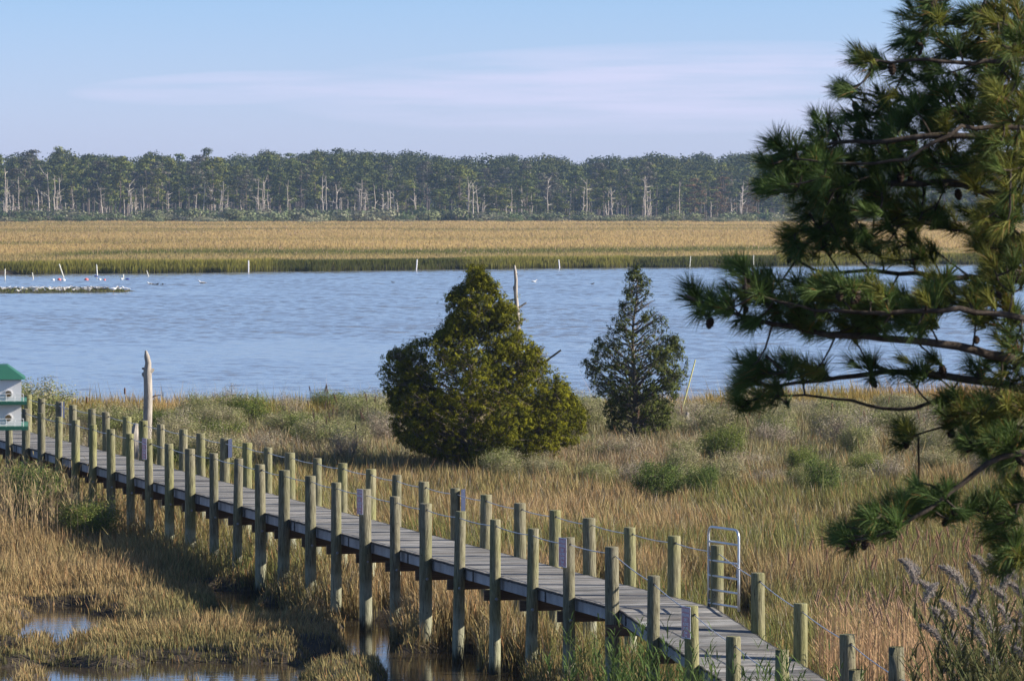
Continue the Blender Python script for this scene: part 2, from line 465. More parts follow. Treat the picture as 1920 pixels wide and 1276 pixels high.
# cable holes are black discs round the cable where it leaves a post
cable_pts = []
for T in (NT, FT):
    pts = []
    for k, (t, q, top) in enumerate(T):
        a = np.array([q[0], q[1], top - .12]); pts.append(a)
        if k < len(T) - 1:
            t2, q2, top2 = T[k + 1]; c = np.array([q2[0], q2[1], top2 - .12])
            for u in (.2, .4, .6, .8):
                pp = a + (c - a) * u; pp[2] -= .03 * 4 * u * (1 - u); pts.append(pp)
    b = MB(); b.tube(pts, .0085, 6); b.build('handrail_cable', M_cable, walk)
    for k, (t, q, top) in enumerate(T):
        if k < len(T) - 1:
            a = np.array([q[0], q[1], top - .12]); t2, q2, top2 = T[k + 1]; d = np.array([q2[0], q2[1], top2 - .12]) - a; d /= np.linalg.norm(d)
            b = MB(); b.tube([a + d * .09, a + d * .118], .02, 8); b.build('cable_hole', M_black, walk)
# deck
b = MB(); s = -7 * 2.44; send = 29.4 * 2.44
while s < send:
    t = s / 2.44; dz = deck_z(t); sl = 0 if t < 23.05 else .30 / 2.44
    u = np.array([DH[0], DH[1], -sl]); u /= np.linalg.norm(u)
    pv = np.array([PH[0], PH[1], 0]); n = np.cross(pv, u); n = n if n[2] > 0 else -n
    g = random.uniform(.52, 1.22); tint = random.uniform(-.03, .03)
    off = random.uniform(-.012, .012)
    c = wpt(t, WID / 2 + off, dz - .02 + random.uniform(-.003, .003))
    b.box(c, 1.66 + random.uniform(-.01, .01), .139, .038, pv, u, n, (g + tint, g, g - tint))
    for e in (-1, 1):
        b.box(c + pv * e * .843, .03, .141, .040, pv, u, n, (.22, .22, .22))
    s += .1455
b.build('deck', M_plank, walk)
# stringers in two-span lengths
def run(pv, z_off, hgt, th, m, name):
    segs = [(-7, -5.1)] + [(k + .06, k + 1.94) for k in range(-5, 22, 2)] + [(23.02, 25.0), (25.02, 27.0), (27.02, 29.3)]
    segs = [(-7, -5)] + [(k, k + 1.996) for k in range(-5, 23, 2)] + [(23.0, 25.0), (25.01, 27.0), (27.01, 29.3)]
    for t0, t1 in segs:
        mb = MB()
        a = wpt(t0, pv, deck_z(t0) + z_off); c = wpt(t1, pv, deck_z(t1) + z_off)
        d = c - a; L = np.linalg.norm(d); d /= L
        n = np.array([PH[0], PH[1], 0]); up = np.cross(d, n); up = up if up[2] > 0 else -up
        g = random.uniform(.85, 1.1)
        mb.box((a + c) / 2, L, th, hgt, d, n, up, (g, g, g))
        mb.build(name, m, walk)
for pv in (.165, WID - .165): run(pv, -.041 - .1, .20, .045, M_stringer, 'stringer')
run(WID / 2, -.041 - .1, .20, .045, M_beam, 'stringer')
for k in range(-3, 24, 2):
    mb = MB(); t = k + .12; c = wpt(t, .138, deck_z(t) - .145)
    d3 = (DH[0], DH[1], 0); p3 = (PH[0], PH[1], 0)
    mb.box(c, .085, .008, .19, d3, p3); mb.build('splice_plate', M_bracket, walk)
    mb = MB(); mb.tube([wpt(t, .128, deck_z(t) - .15), wpt(t, .118, deck_z(t) - .15)], .015, 8); mb.build('bolt', M_bolt, walk)
for k in range(-6, 30):
    nb = min(NT, key=lambda a: abs(a[0] - k)); t = nb[0] if abs(nb[0] - k) < .4 else k
    zt = deck_z(t) - .041 - .2 - .003; sgn = -1 if k < 23 else 1
    mb = MB(); c = wpt(t, WID / 2, zt - .10); c[:2] += DH * sgn * .142
    d3 = (DH[0], DH[1], 0); p3 = (PH[0], PH[1], 0)
    mb.box(c, .045, WID + .34, .20, d3, p3, col=(.9, .9, .9)); mb.build('cross_beam', M_beam, walk)

# ------------------------------------------------------------------ gate
def gate():
    root = empty('gate', (3.37, 85.1, 1.80))
    tag(root, 'silver tubular metal gate standing open beside a far post at the top of the ramp', 'gate')
    dv = np.array([.47, -1.0, 0]); W = np.linalg.norm(dv); d = dv / W; H = 1.37
    def q(u, z): return d * u + np.array([0, 0, z])
    r = .022; c = .13
    pts = [q(0, .0), q(0, .5), q(0, H - c)]
    for a in np.linspace(0, 90, 6)[1:]: pts.append(q(c - c * math.cos(R(a)), H - c + c * math.sin(R(a))))
    for a in np.linspace(90, 0, 6): pts.append(q(W - c + c * math.cos(R(a)), H - c + c * math.sin(R(a))))
    pts += [q(W, .5), q(W, .0)]
    mb = MB(); mb.tube(pts, r, 12); mb.build('frame', M_alu, root, smooth=True)
    for z in (.065, .30, .54, .80, 1.12):
        mb = MB(); mb.tube([q(0.01, z), q(W / 2, z), q(W - .01, z)], .019, 10); mb.build('rail', M_alu, root, smooth=True)
    for z in (.12, .86):
        mb = MB(); mb.tube([q(-.02, z), q(.09, z)], .016, 8); mb.box(q(0, z), .07, .06, .035, d); mb.build('hinge', M_bolt, root)
    mb = MB(); mb.box(q(W - .05, .60), .10, .05, .045, d); mb.box(q(W - .07, .66), .03, .03, .10, d); mb.build('latch', M_bolt, root)
gate()

# ------------------------------------------------------------------ signs
def text_mesh(txt, size):
    cu = bpy.data.curves.new('lettering', 'FONT'); cu.body = txt; cu.size = size; cu.align_x = 'CENTER'; cu.align_y = 'CENTER'
    cu.extrude = .0008; cu.space_character = 1.0; cu.offset = size * .02
    o = bpy.data.objects.new('tmp_text', cu); COL.objects.link(o)
    dg = bpy.context.evaluated_depsgraph_get(); me = bpy.data.meshes.new_from_object(o.evaluated_get(dg))
    bpy.data.objects.remove(o); bpy.data.curves.remove(cu); return me
SIGN_W, SIGN_H = .30, .51
def sign(px, py, Y, label, ang):
    root = empty('sign', P(px, py, Y)); root.rotation_euler = (R(90), 0, ang)
    tag(root, label, 'sign', 'red warning signs on the near posts')
    mb = MB(); mb.box((0, 0, -.003), SIGN_W, SIGN_H, .004); mb.build('border', M_signwhite, root)
    mb = MB(); mb.box((0, 0, 0.0005), SIGN_W - .03, SIGN_H - .03, .004); mb.build('panel', M_red, root)
    rows = [('AUTHORIZED', .19, .052, .7), ('PERSONNEL', .115, .056, .76), ('ONLY', .04, .062, .8), ('ALLOWED', -.03, .056, .85), ('ON PIER', -.10, .056, .85), ('Thank', -.165, .05, .9), ('You', -.215, .042, .9)]
    me = None
    ob = []
    for txt, y, s_, wx in rows:
        m = text_mesh(txt, s_ * 1.25)
        w = max(v.co.x for v in m.vertices) - min(v.co.x for v in m.vertices)
        tw = {'AUTHORIZED': .24, 'PERSONNEL': .24, 'ONLY': .12, 'ALLOWED': .2, 'ON PIER': .18, 'Thank': .12, 'You': .09}[txt]
        m.transform(Matrix.Translation((0, y, .0035)) @ Matrix.Diagonal((tw / w, 1, 1, 1)))
        m.materials.clear(); m.materials.append(M_signwhite)
        o = bpy.data.objects.new('lettering', m); COL.objects.link(o); o.parent = root
    for y in (.235, -.24):
        mb = MB(); mb.tube([(0, y, 0), (0, y, .006)], .007, 6); mb.build('screw', M_black, root)
    return root
sa = R(-64)
sign(1286, 1166, 79.25, 'faded red sign with white lettering on the near ramp post, closest of the four', sa)
sign(1054.5, 1035, 86.75, 'faded red sign with white lettering on the near row post just before the ramp', sa)
sign(674.5, 940, 100.55, 'faded red sign with white lettering on a near row post left of the big juniper', sa)
sign(270.5, 841, 120.0, 'small distant red sign on a near row post in front of the bleached snag', sa)
def backsign(px, py, Y, lab):
    root = empty('sign', P(px, py, Y)); root.rotation_euler = (R(90), 0, R(74)); tag(root, lab, 'sign', 'dark sign plates seen from behind')
    mb = MB(); mb.box((0, 0, 0), .30, .46, .004); mb.build('panel', M_signback, root)
    mb = MB(); mb.tube([(0, .19, -.006), (0, .19, .006)], .008, 6); mb.build('screw', M_bolt, root)
for px, k, lab in ((868.5, 21, 'dark sign plate seen edge-on on a far row post right of the big juniper'), (431.5, 12, 'dark sign plate on a far row post between snag and big juniper'), (117.5, 3, 'dark sign plate on a far row post near the birdhouse')):
    fx, fy = FPX[k]; Yk = wpt(t_at(fx, WID), WID)[1]
    backsign(px, fy + .25 * F / Yk, Yk - .02, lab)

# ------------------------------------------------------------------ birdhouse
def birdhouse():
    Y = 36.0; u = Y / F
    x1 = (40 - 960) * u; W = .62; x0 = x1 - W; cx = (x0 + x1) / 2
    def zz(py): return HC - (py - HY) * u
    br_ = .0985; bc_ = (x1 - W / 2 * math.cos(br_) - W / 2 * math.sin(br_), Y - W / 2 * math.sin(br_) + W / 2 * math.cos(br_))
    root = empty('birdhouse', (bc_[0], bc_[1], 2.0), br_); tag(root, 'white two storey birdhouse with green roof and round holes at the left edge', 'birdhouse')
    oz = 2.0
    def loc(z): return z - oz
    g = .004
    for a, b_ in ((712, 752), (757, 798)):
        mb = MB(); mb.box((0, 0, loc((zz(a) + zz(b_)) / 2)), W, W, zz(a) - zz(b_)); wall = mb.build('wall', M_white, root)
        for i in range(4):
            hx = W / 2 - .094 - i * .145
            z = loc(zz(a + 26))
            mb = MB(); mb.tube([(hx, -W / 2 + .01, z), (hx, -W / 2 - .006, z)], .030, 20); mb.build('hole_ring', M_white, wall)
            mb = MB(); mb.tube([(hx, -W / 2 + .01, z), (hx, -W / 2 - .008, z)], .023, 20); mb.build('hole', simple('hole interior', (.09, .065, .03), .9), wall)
    for a, e in ((754.5, .03), (801.5, .05)):
        mb = MB(); mb.box((0, 0, loc(zz(a))), W + .05 + e, W + .16 + e, .017 + e * .2); f_ = mb.build('floor', M_green, root)
        mb = MB(); zb = loc(zz(a)) + .012; e2 = (W + .13) / 2
        for kx in np.linspace(-e2 + .02, e2 - .05, 12): mb.tube([(kx, -e2 + .0, zb), (kx, -e2 + .0, zb + .055)], .0022, 5)
        mb.tube([(-e2, -e2, zb + .055), (e2 - .05, -e2, zb + .055)], .0022, 5); mb.tube([(-e2, -e2, zb + .03), (e2 - .05, -e2, zb + .03)], .0018, 5)
        mb.build('railing', M_white, root)
    mb = MB(); e = W / 2 + .03; t = W / 2 - .10; z0 = loc(zz(711)); z1 = loc(zz(686))
    v = [(-e, -e, z0), (e, -e, z0), (e, e, z0), (-e, e, z0), (-t, -t, z1), (t, -t, z1), (t, t, z1), (-t, t, z1)]
    mb.add(v, None, [(0, 3, 2, 1), (4, 5, 6, 7), (0, 1, 5, 4), (1, 2, 6, 5), (2, 3, 7, 6), (3, 0, 4, 7)]); mb.build('roof', M_green, root)
    mb = MB(); mb.tube([(0, 0, -1.2), (0, 0, loc(zz(805)))], .04, 12); mb.build('pole', M_alu, root)
birdhouse()

# ------------------------------------------------------------------ near marsh grass
def frustum_pts(n, y0, y1, margin=1.5, bias=1.0):
    y = y0 + (y1 - y0) * rng.random(n) ** bias
    hw = y * .1035 + margin
    return (rng.random(n) * 2 - 1) * hw, y
def walk_dist(x, y):
    """signed perpendicular distance from the near rail line (positive = far side)"""
    return (x - A0[0]) * PH[0] + (y - A0[1]) * PH[1]
TAN = np.array([.43, .30, .15]); GOLD = np.array([.42, .285, .08]); OLIVE = np.array([.17, .145, .06]); GREEN = np.array([.075, .09, .035])
BROWN = np.array([.17, .12, .07]); GREY = np.array([.33, .28, .215]); RUST = np.array([.36, .18, .08])
def lerp(a, b, t): return a * (1 - t)[:, None] + b * t[:, None]
def make_grass(name, label, nclump, per, y0, y1, sigma, hfun, wfun, colfun, mask, lean=.18, bias=1.0, wind=(-.05, 0), cat='grass'):
    x, y = frustum_pts(nclump, y0, y1, 1.5, bias)
    k = mask(x, y); x = x[k]; y = y[k]
    n = len(x) * per
    cx = np.repeat(x, per); cy = np.repeat(y, per)
    cl = np.repeat(rng.normal(size=(len(x), 2)) * lean * .5, per, 0)
    dx = rng.normal(size=n) * sigma; dy = rng.normal(size=n) * sigma
    bx = cx + dx; by = cy + dy
    z = height(bx, by)
    h = hfun(cx, cy) * rng.uniform(.55, 1.15, n) * np.repeat(rng.uniform(.6, 1.25, len(x)), per)
    ok = (z > -.06); bx, by, z, h, cx, cy, cl = (a[ok] for a in (bx, by, z, h, cx, cy, cl)); dx = dx[ok]; dy = dy[ok]; n = len(bx)
    # keep blades out of the planks
    wd = walk_dist(bx, by); tt = (by - A0[1]) / D[1]
    under = (wd > -.15) & (wd < WID + .15)
    dzz = 1.8 - np.maximum(0, tt - 23.05) * .3
    h = np.where(under, np.minimum(h, np.maximum(.25, dzz - .6 - z)), h)
    ln = cl + rng.normal(size=(n, 2)) * lean + np.stack([dx, dy], 1) * .5 + np.array(wind) + np.stack([fbm(N1, cx * .45, cy * .3, 2) - .5, fbm(N2, cx * .45, cy * .3, 2) - .5], 1) * .45
    tall = rng.random(n) < .03; h = np.where(tall, h * 1.4, h); lie = rng.random(n) < .03; ln[lie] *= 4; h[lie] *= .6
    c0, c1 = colfun(bx, by, n)
    mb = MB()
    blades(mb, np.stack([bx, by, z - .03], 1), h, wfun(by) * rng.uniform(.7, 1.3, n), ln, rng.random(n) * math.pi, c0, c1)
    return tag(mb.build(name, M_grass), label, cat, kind='stuff')
def jit(c, n, a=.4):
    return c * (1 + (rng.random((n, 1)) - .5) * 2 * a) * (1 + (rng.random((n, 3)) - .5) * .12)
def wf(y): return .007 + y * .00009
# low cordgrass in the foreground
def c_low(x, y, n):
    p = fbm(N2, x * .35, y * .2); q = rng.random(n)
    t = np.clip((p - .25) * 2.4 + (q - .5) * .7, 0, 1)
    c1 = lerp(OLIVE * 1.5, TAN, t); c1 = np.where((q > .9)[:, None], RUST, c1)
    c0 = lerp(GREEN * .9, OLIVE * .95, t)
    return jit(c0, n), jit(c1, n, .45)
make_grass('marsh_grass', 'tan low cordgrass in clumps around the foreground pools, left of the boardwalk', 30000, 14, 84, 136, .13,
           lambda x, y: (.24 + .40 * fbm(N3, x * .3, y * .2)) * (1 - .45 * sstep(-3.0, -.3, pool_depth(x, y))), wf, c_low,
           lambda x, y: (walk_dist(x, y) < .4) & (pool_depth(x, y) < .2) & (fbm(N4, x * .8, y * .45) > .22), .16)
def c_mid(x, y, n):
    p = fbm(N1, x * .22 + 40, y * .11); q = rng.random(n)
    t = np.clip((p - .37) * 3.2 + (q - .5) * .6, 0, 1)
    c1 = lerp(np.array([.22, .215, .065]), TAN * .95, t)
    c1 = np.where((q > .86)[:, None], RUST * .9, c1); c1 = np.where((q < .10)[:, None], GREY, c1)
    c0 = lerp(GREEN, OLIVE, t)
    return jit(c0, n), jit(c1, n, .45)
make_grass('marsh_meadow_grass', 'olive and gold meadow grass on the far side of the boardwalk', 50000, 13, 84, 160, .14,
           lambda x, y: .40 + .5 * fbm(N3, x * .2, y * .12), wf, c_mid,
           lambda x, y: (walk_dist(x, y) > -.2) & (pool_depth(x, y) < .2) & (fbm(N4, x * .6, y * .35) > .28), .15)
def c_back(x, y, n):
    p = fbm(N4, x * .18 + 9, y * .08); q = rng.random(n)
    t = np.clip((p - .35) * 2.4 + (q - .5) * .8, 0, 1)
    c1 = lerp(np.array([.24, .23, .10]), np.array([.43, .32, .20]), t)
    c1 = np.where((q > .88)[:, None], RUST * .8, c1); c1 = np.where((q < .13)[:, None], GREY * 1.15, c1)
    return jit(GREEN * .9 + 0 * c1, n), jit(c1, n, .5)
make_grass('tall_meadow_grass', 'tall mixed grass and dry stems among the shrubs before the bay', 34000, 11, 148, 190, .16,
           lambda x, y: .42 + .5 * fbm(N3, x * .25, y * .15), wf, c_back,
           lambda x, y: (y < near_shore(x) - 1.5) & (fbm(N4, x * .5, y * .3) > .2), .2)
def c_shore(x, y, n):
    q = rng.random(n); p = fbm(N2, x * .3, y * .1 + 4)
    t = np.clip((p - .35) * 2.5 + (q - .5) * .6, 0, 1)
    return jit(GREEN * 1.1 + 0 * x[:, None], n), jit(lerp(np.array([.30, .24, .05]), np.array([.46, .27, .10]), t), n, .2)
make_grass('shore_grass', 'golden tall cordgrass band along the near edge of the bay', 16000, 9, 178, 200, .16,
           lambda x, y: (.75 + .35 * fbm(N3, x * .3, y * .2)) * (.85 + .3 * sstep(4, 10, x)), wf, c_shore,
           lambda x, y: (y < near_shore(x) + .6) & (y > near_shore(x) - 10), .13)
# thin tall stems reaching above the shore grass
make_grass('shore_stems', 'sparse thin straw stems standing above the near shoreline grass', 420, 6, 176, 197, .5,
           lambda x, y: 1.35 + .4 * fbm(N1, x * .3, y), lambda y: .006 + 0 * y, lambda x, y, n: (jit(TAN * .9 + 0 * x[:, None], n), jit(TAN * 1.0 + 0 * x[:, None], n)),
           lambda x, y: (y < near_shore(x) + .4), .1)

# dry stalk reeds
def reeds(mb, bx, by, h, cs, cl, nleaf=4, w=.010, leafl=.38, lean=.07, leafw=.022):
    n = len(bx); z = height(bx, by)
    base = np.stack([bx, by, z - .05], 1)
    ln = rng.normal(size=(n, 2)) * lean
    blades(mb, base, h, np.full(n, w), ln, rng.random(n) * 3.14, jit(cs + np.zeros((n, 3)), n), jit(cs + np.zeros((n, 3)), n), .4)
    top = base.copy(); top[:, 2] += h
    for k in range(nleaf):
        u = rng.uniform(.35, .98, n)
        p = base + np.concatenate([ln * (h * u * .75)[:, None], (h * u)[:, None]], 1)
        a = rng.random(n) * 2 * math.pi; L = leafl * rng.uniform(.6, 1.2, n)
        d = np.stack([np.cos(a), np.sin(a)], 1) * rng.uniform(.5, 1.1, n)[:, None]
        blades(mb, p, L * rng.uniform(.3, .9, n), np.full(n, leafw), d, a + math.pi / 2, jit(cl + np.zeros((n, 3)), n, .25), jit(cl + np.zeros((n, 3)), n, .25), .45)
def plume(mb, tip, L, r, col, droop=.5, n=70, dirx=None, body=True, core=.38):
    a = rng.random() * 6.28 if dirx is None else dirx
    dvec = np.array([math.cos(a), math.sin(a) * .6, 0]) * droop
    def spine(u): return tip[None] + np.stack([dvec[0] * L * u ** 1.4, dvec[1] * L * u ** 1.4, L * u * (1 - .35 * droop * u)], 1)
    prof = lambda u: np.sin(np.clip(u * .88 + .1, 0, 1) * math.pi) ** .7
    if body:
        ub = np.linspace(0, 1, 7); mb.tube(spine(ub), np.maximum(.003, r * core * prof(ub)), 7, np.array(col) * .85)
    u = rng.random(n)
    v = rng.normal(size=(n, 3)); v /= np.linalg.norm(v, axis=1)[:, None]
    leaves(mb, spine(u) + v * (r * prof(u) * rng.uniform(.5, 1.0, n))[:, None], L * .15, jit(col + np.zeros((n, 3)), n, .2), np.tile(np.array([dvec[0], dvec[1], .8]), (n, 1)) * 1.2 + v, .2)
# tan reed bed right of the ramp
mb = MB(); n = 6500
y = rng.uniform(70, 88, n); x = rng.uniform(-1, 12, n)
ramp_side = walk_dist(x, y) > WID + .35
k = ramp_side & (x < y * .1035 + 1.5) & ((x - 960 * 0) > 3.0) & ((y < 86.5) | (fbm(N3, x * .6, y * .5) > .5)) & ~((x < 5.2) & (y > 80.2))
x = x[k]; y = y[k]
h = (1.75 + .5 * fbm(N2, x * .7, y * .5)) * rng.uniform(.85, 1.08, len(x)) - .3 * sstep(83, 88, y)
reeds(mb, x, y, h, np.array([.42, .27, .15]), np.array([.38, .25, .14]), 3, .013, .26, .035, .016)
for i in rng.choice(len(x), 150, replace=False):
    if y[i] < 78 and rng.random() < .75: continue
    plume(mb, np.array([x[i], y[i], height(x[i], y[i]) + h[i] - .05]), rng.uniform(.22, .34), .042, np.array([.36, .235, .155]), .35, 40)
tag(mb.build('dry_reeds', M_grass), 'bed of dry tan reed stalks right of the boardwalk ramp', 'reeds', kind='stuff')
# scattered plumes in the meadow
mb = MB()
for i in range(85):
    px = 1460 + 480 * rng.random() ** .7; py = rng.uniform(1100, 1160)
    X0, Y0, _ = G(px, py); 
    if walk_dist(X0, Y0) < WID + .6: continue
    hh = rng.uniform(.9, 1.5); z = float(height(X0, Y0))
    mb.tube([(X0, Y0, z), (X0 + .03, Y0, z + hh * .5), (X0 + rng.normal() * .06, Y0, z + hh)], .006, 3, (.36, .27, .16), False)
    plume(mb, np.array([X0, Y0, z + hh - .06]), rng.uniform(.22, .36), .048, np.array([.37, .23, .15]), .3, 40)
for i in range(55):
    px = rng.choice([rng.uniform(1080, 1900), rng.uniform(560, 780)]); Y0 = rng.uniform(150, 176)
    X0 = (px - 960) / F * Y0; hh = rng.uniform(1.2, 1.7); z = float(height(X0, Y0))
    mb.tube([(X0, Y0, z), (X0 + .03, Y0, z + hh * .5), (X0 + .06 * rng.normal(), Y0, z + hh)], .008, 3, (.33, .25, .15), False)
    plume(mb, np.array([X0, Y0, z + hh - .05]), rng.uniform(.2, .36), .05, np.array([.33, .21, .14]) if px > 1000 else np.array([.17, .115, .09]), .2, 22)
tag(mb.build('meadow_reeds', M_plume), 'scattered brown feathery reed heads standing in the meadow', 'reeds', kind='stuff')
# reeds at the left edge and in the shade under the deck
mb = MB(); n = 900
x = rng.uniform(-15, -8.6, n); y = rng.uniform(121, 134, n); k = (walk_dist(x, y) < -.5) & (x < -10.4 - .12 * (128 - y) + rng.random(n) * 1.6); x = x[k]; y = y[k]
reeds(mb, x, y, rng.uniform(1.1, 2.0, len(x)) * (1 - .5 * sstep(-12, -9, x)), np.array([.42, .30, .17]), np.array([.30, .24, .12]), 4, .014, .35, .1)
tag(mb.build('left_reeds', M_grass), 'dry reeds crowding the camera side of the boardwalk below the birdhouse', 'reeds', kind='stuff'); bpy.data.objects['left_reeds'].name = 'edge_reeds'
# green reed shoots in front of the ramp
mb = MB(); n = 420
x = rng.uniform(.6, 5.0, n); y = rng.uniform(70, 82.5, n); wd = walk_dist(x, y)
k = (wd < -.22) & (wd > -1.7 - rng.random(n)); x = x[k]; y = y[k]
h = rng.uniform(1.0, 1.9, len(x)) * (.75 + .5 * fbm(N1, x * 1.5, y)) - .35 * sstep(79, 83, y)
reeds(mb, x, y, h, np.array([.11, .14, .04]), np.array([.085, .13, .035]), 12, .010, .36, .10, .021)
tag(mb.build('green_reeds', M_leaf), 'fresh green reed shoots in front of the boardwalk ramp', 'reeds', kind='stuff')

# big feathery reed clump close to the camera
def reed_clump():
    cx, cy = 5.35, 57.0
    root = empty('reed_clump', (cx, cy, .6)); tag(root, 'near clump of green reeds with drooping silvery plumes at the lower right', 'reed clump')
    tips = [(1716, 1075), (1722, 1060), (1750, 1100), (1800, 1075), (1812, 1100), (1835, 1078), (1850, 1052), (1870, 1062), (1905, 1068), (1790, 1140), (1820, 1120), (1850, 1135), (1885, 1110),
            (1772, 1160), (1800, 1200), (1830, 1150), (1860, 1165), (1890, 1150), (1912, 1140), (1785, 1210), (1815, 1235), (1845, 1190), (1870, 1180), (1900, 1205), (1918, 1100),
            (1760, 1180), (1790, 1260), (1870, 1240), (1900, 1250), (1925, 1180), (1838, 1265), (1880, 1085), (1940, 1120), (1950, 1060), (1960, 1180), (1735, 1110), (1925, 1225), (1980, 1100), (1990, 1160)]
    mb = MB()
    extra = [(rng.uniform(1700, 2000), rng.uniform(1120, 1290)) for _ in range(70)]
    for i, (px, py) in enumerate(tips + extra):
        Y = 57 + rng.uniform(-2.2, 2.2)
        t = np.array(P(px, py, Y)); bx = t[0] * .35 + (cx + .6) * .65 + rng.normal() * .25; by = Y
        z0 = float(height(bx, by)) - .05
        base = np.array([bx, by, z0]); m = (base + t) / 2 + np.array([(t[0] - bx) * -.12, 0, .2])
        u = np.linspace(0, 1, 7)[:, None]
        c = base * (1 - u) ** 2 + 2 * m * u * (1 - u) + t * u ** 2
        mb.tube(c - np.array([cx, cy, .6]), np.linspace(.008, .004, 7), 4, (.10, .12, .045), False)
        nl = 26; uu = rng.uniform(.25, .97, nl)[:, None]
        pl = base * (1 - uu) ** 2 + 2 * m * uu * (1 - uu) + t * uu ** 2 - np.array([cx, cy, .6])
        a = rng.random(nl) * 6.28
        blades(mb, pl, rng.uniform(.12, .36, nl), np.full(nl, .026), np.stack([np.cos(a), np.sin(a)], 1) * rng.uniform(.5, 1.2, nl)[:, None], a + 1.57,
               jit(np.array([.07, .075, .03]) + np.zeros((nl, 3)), nl, .3), jit(np.array([.15, .135, .055]) + np.zeros((nl, 3)), nl, .3), .45)
        if i >= len(tips): continue
        pm = MB(); dd = rng.choice([2.6, 2.9, 3.1, 3.3, 3.5, .3])
        plume(pm, t - np.array([cx, cy, .6]) - np.array([0, 0, .10]), rng.uniform(.21, .29), rng.uniform(.055, .078), np.array([.36, .315, .28]) * rng.uniform(.75, 1.15), rng.uniform(.4, 1.0), 480, dd, core=.45)
        pm.build('plume', M_plume, root)
    mb.build('stalks', M_leaf, root)
reed_clump()

# ------------------------------------------------------------------ shrubs
def shrub_parts(seed, H, RX, kind):
    r = np.random.default_rng(seed)
    st = MB(); ns = 26
    tipsl = []
    for i in range(ns):
        a = r.random() * 6.28; el = r.uniform(.25, 1.0)
        tip = np.array([math.cos(a) * RX * (1 - el * .45) * r.uniform(.5, 1), math.sin(a) * RX * (1 - el * .45) * r.uniform(.5, 1), H * (.45 + .55 * el) * r.uniform(.8, 1)])
        mid = tip * np.array([.45, .45, .5]) + r.normal(size=3) * .06 * H
        pts = [np.array([0, 0, -.05]) + r.normal(size=3) * .04, mid, tip]
        u = np.linspace(0, 1, 6)[:, None]; c = pts[0] * (1 - u) ** 2 + 2 * pts[1] * u * (1 - u) + pts[2] * u ** 2
        st.tube(c, np.linspace(.02, .006, 6) * H / 1.6, 4, (1.4, 1.35, 1.3) if kind == 'twiggy' else (1, 1, 1), False)
        tipsl.append(tip)
        for k in range(5 if kind != 'twiggy' else 12):
            uu = r.uniform(.4, .95); q = pts[0] * (1 - uu) ** 2 + 2 * pts[1] * uu * (1 - uu) + pts[2] * uu ** 2
            e = q + (r.normal(size=3) * .22 + np.array([0, 0, .22])) * H * .55
            st.tube([q, (q + e) / 2 + r.normal(size=3) * .02, e], [.007, .005, .003], 3, (1.5, 1.4, 1.35) if kind == 'twiggy' else (1, 1, 1), False)
            tipsl.append(e)
    T = np.array(tipsl); lf = MB()
    cols = {'pale': [(.27, .28, .11), (.19, .22, .07), (.38, .34, .20)], 'green': [(.15, .19, .045), (.22, .25, .06), (.10, .13, .035)],
            'deep': [(.10, .145, .035), (.17, .22, .055), (.07, .10, .03)], 'twiggy': [(.34, .29, .21), (.26, .23, .13), (.42, .37, .28)],
            'seeding': [(.21, .22, .09), (.40, .35, .22), (.28, .27, .12)]}[kind]
    per = {'twiggy': 16}.get(kind, 80)
    P0 = np.repeat(T, per, 0); n = len(P0)
    rng2 = r
    p = P0 + r.normal(size=(n, 3)) * .085 * H
    p[:, 2] = np.maximum(p[:, 2], .05)
    base = np.array(cols)[r.integers(0, 3, len(T))]; c = np.repeat(base, per, 0)
    nr = (p - P0) / .1 + np.array([0, 0, .3]); leaves(lf, p, .052, c * (1 + (r.random((n, 1)) - .5) * .6), np.tile([0, 0, .5], (n, 1)), .5, nrm=nr)
    return st, lf
protos = {}
def shrub(px, topy, Y, wpx, kind, label, group=None, name='shrub'):
    hw = wpx * 1.3 / F * Y; x = (px - 960) / F * Y; z = float(height(x, Y))
    H = max(.7, HC - (topy - HY) / F * Y - z)
    key = (kind, random.randrange(3))
    if key not in protos:
        st, lf = shrub_parts(hash(key[1]) + len(protos) * 7 + 3, 1.6, 1.1, kind)
        root = empty(name); s_ = st.build('stems', M_twig, root); l_ = lf.build('foliage', M_leaf, root)
        protos[key] = root; o = root
    else: o = copy_tree(protos[key])
    o.location = (x, Y, z); o.scale = (hw / 1.15, (hw / 1.15 + H / 1.6) / 2, H / 1.5); o.rotation_euler = (0, 0, random.random() * 6.28)
    o.rotation_euler = (0, 0, random.choice([0, math.pi]))
    tag(o, label, 'shrub', group)
gp = 'pale shrubs scattered behind the boardwalk'
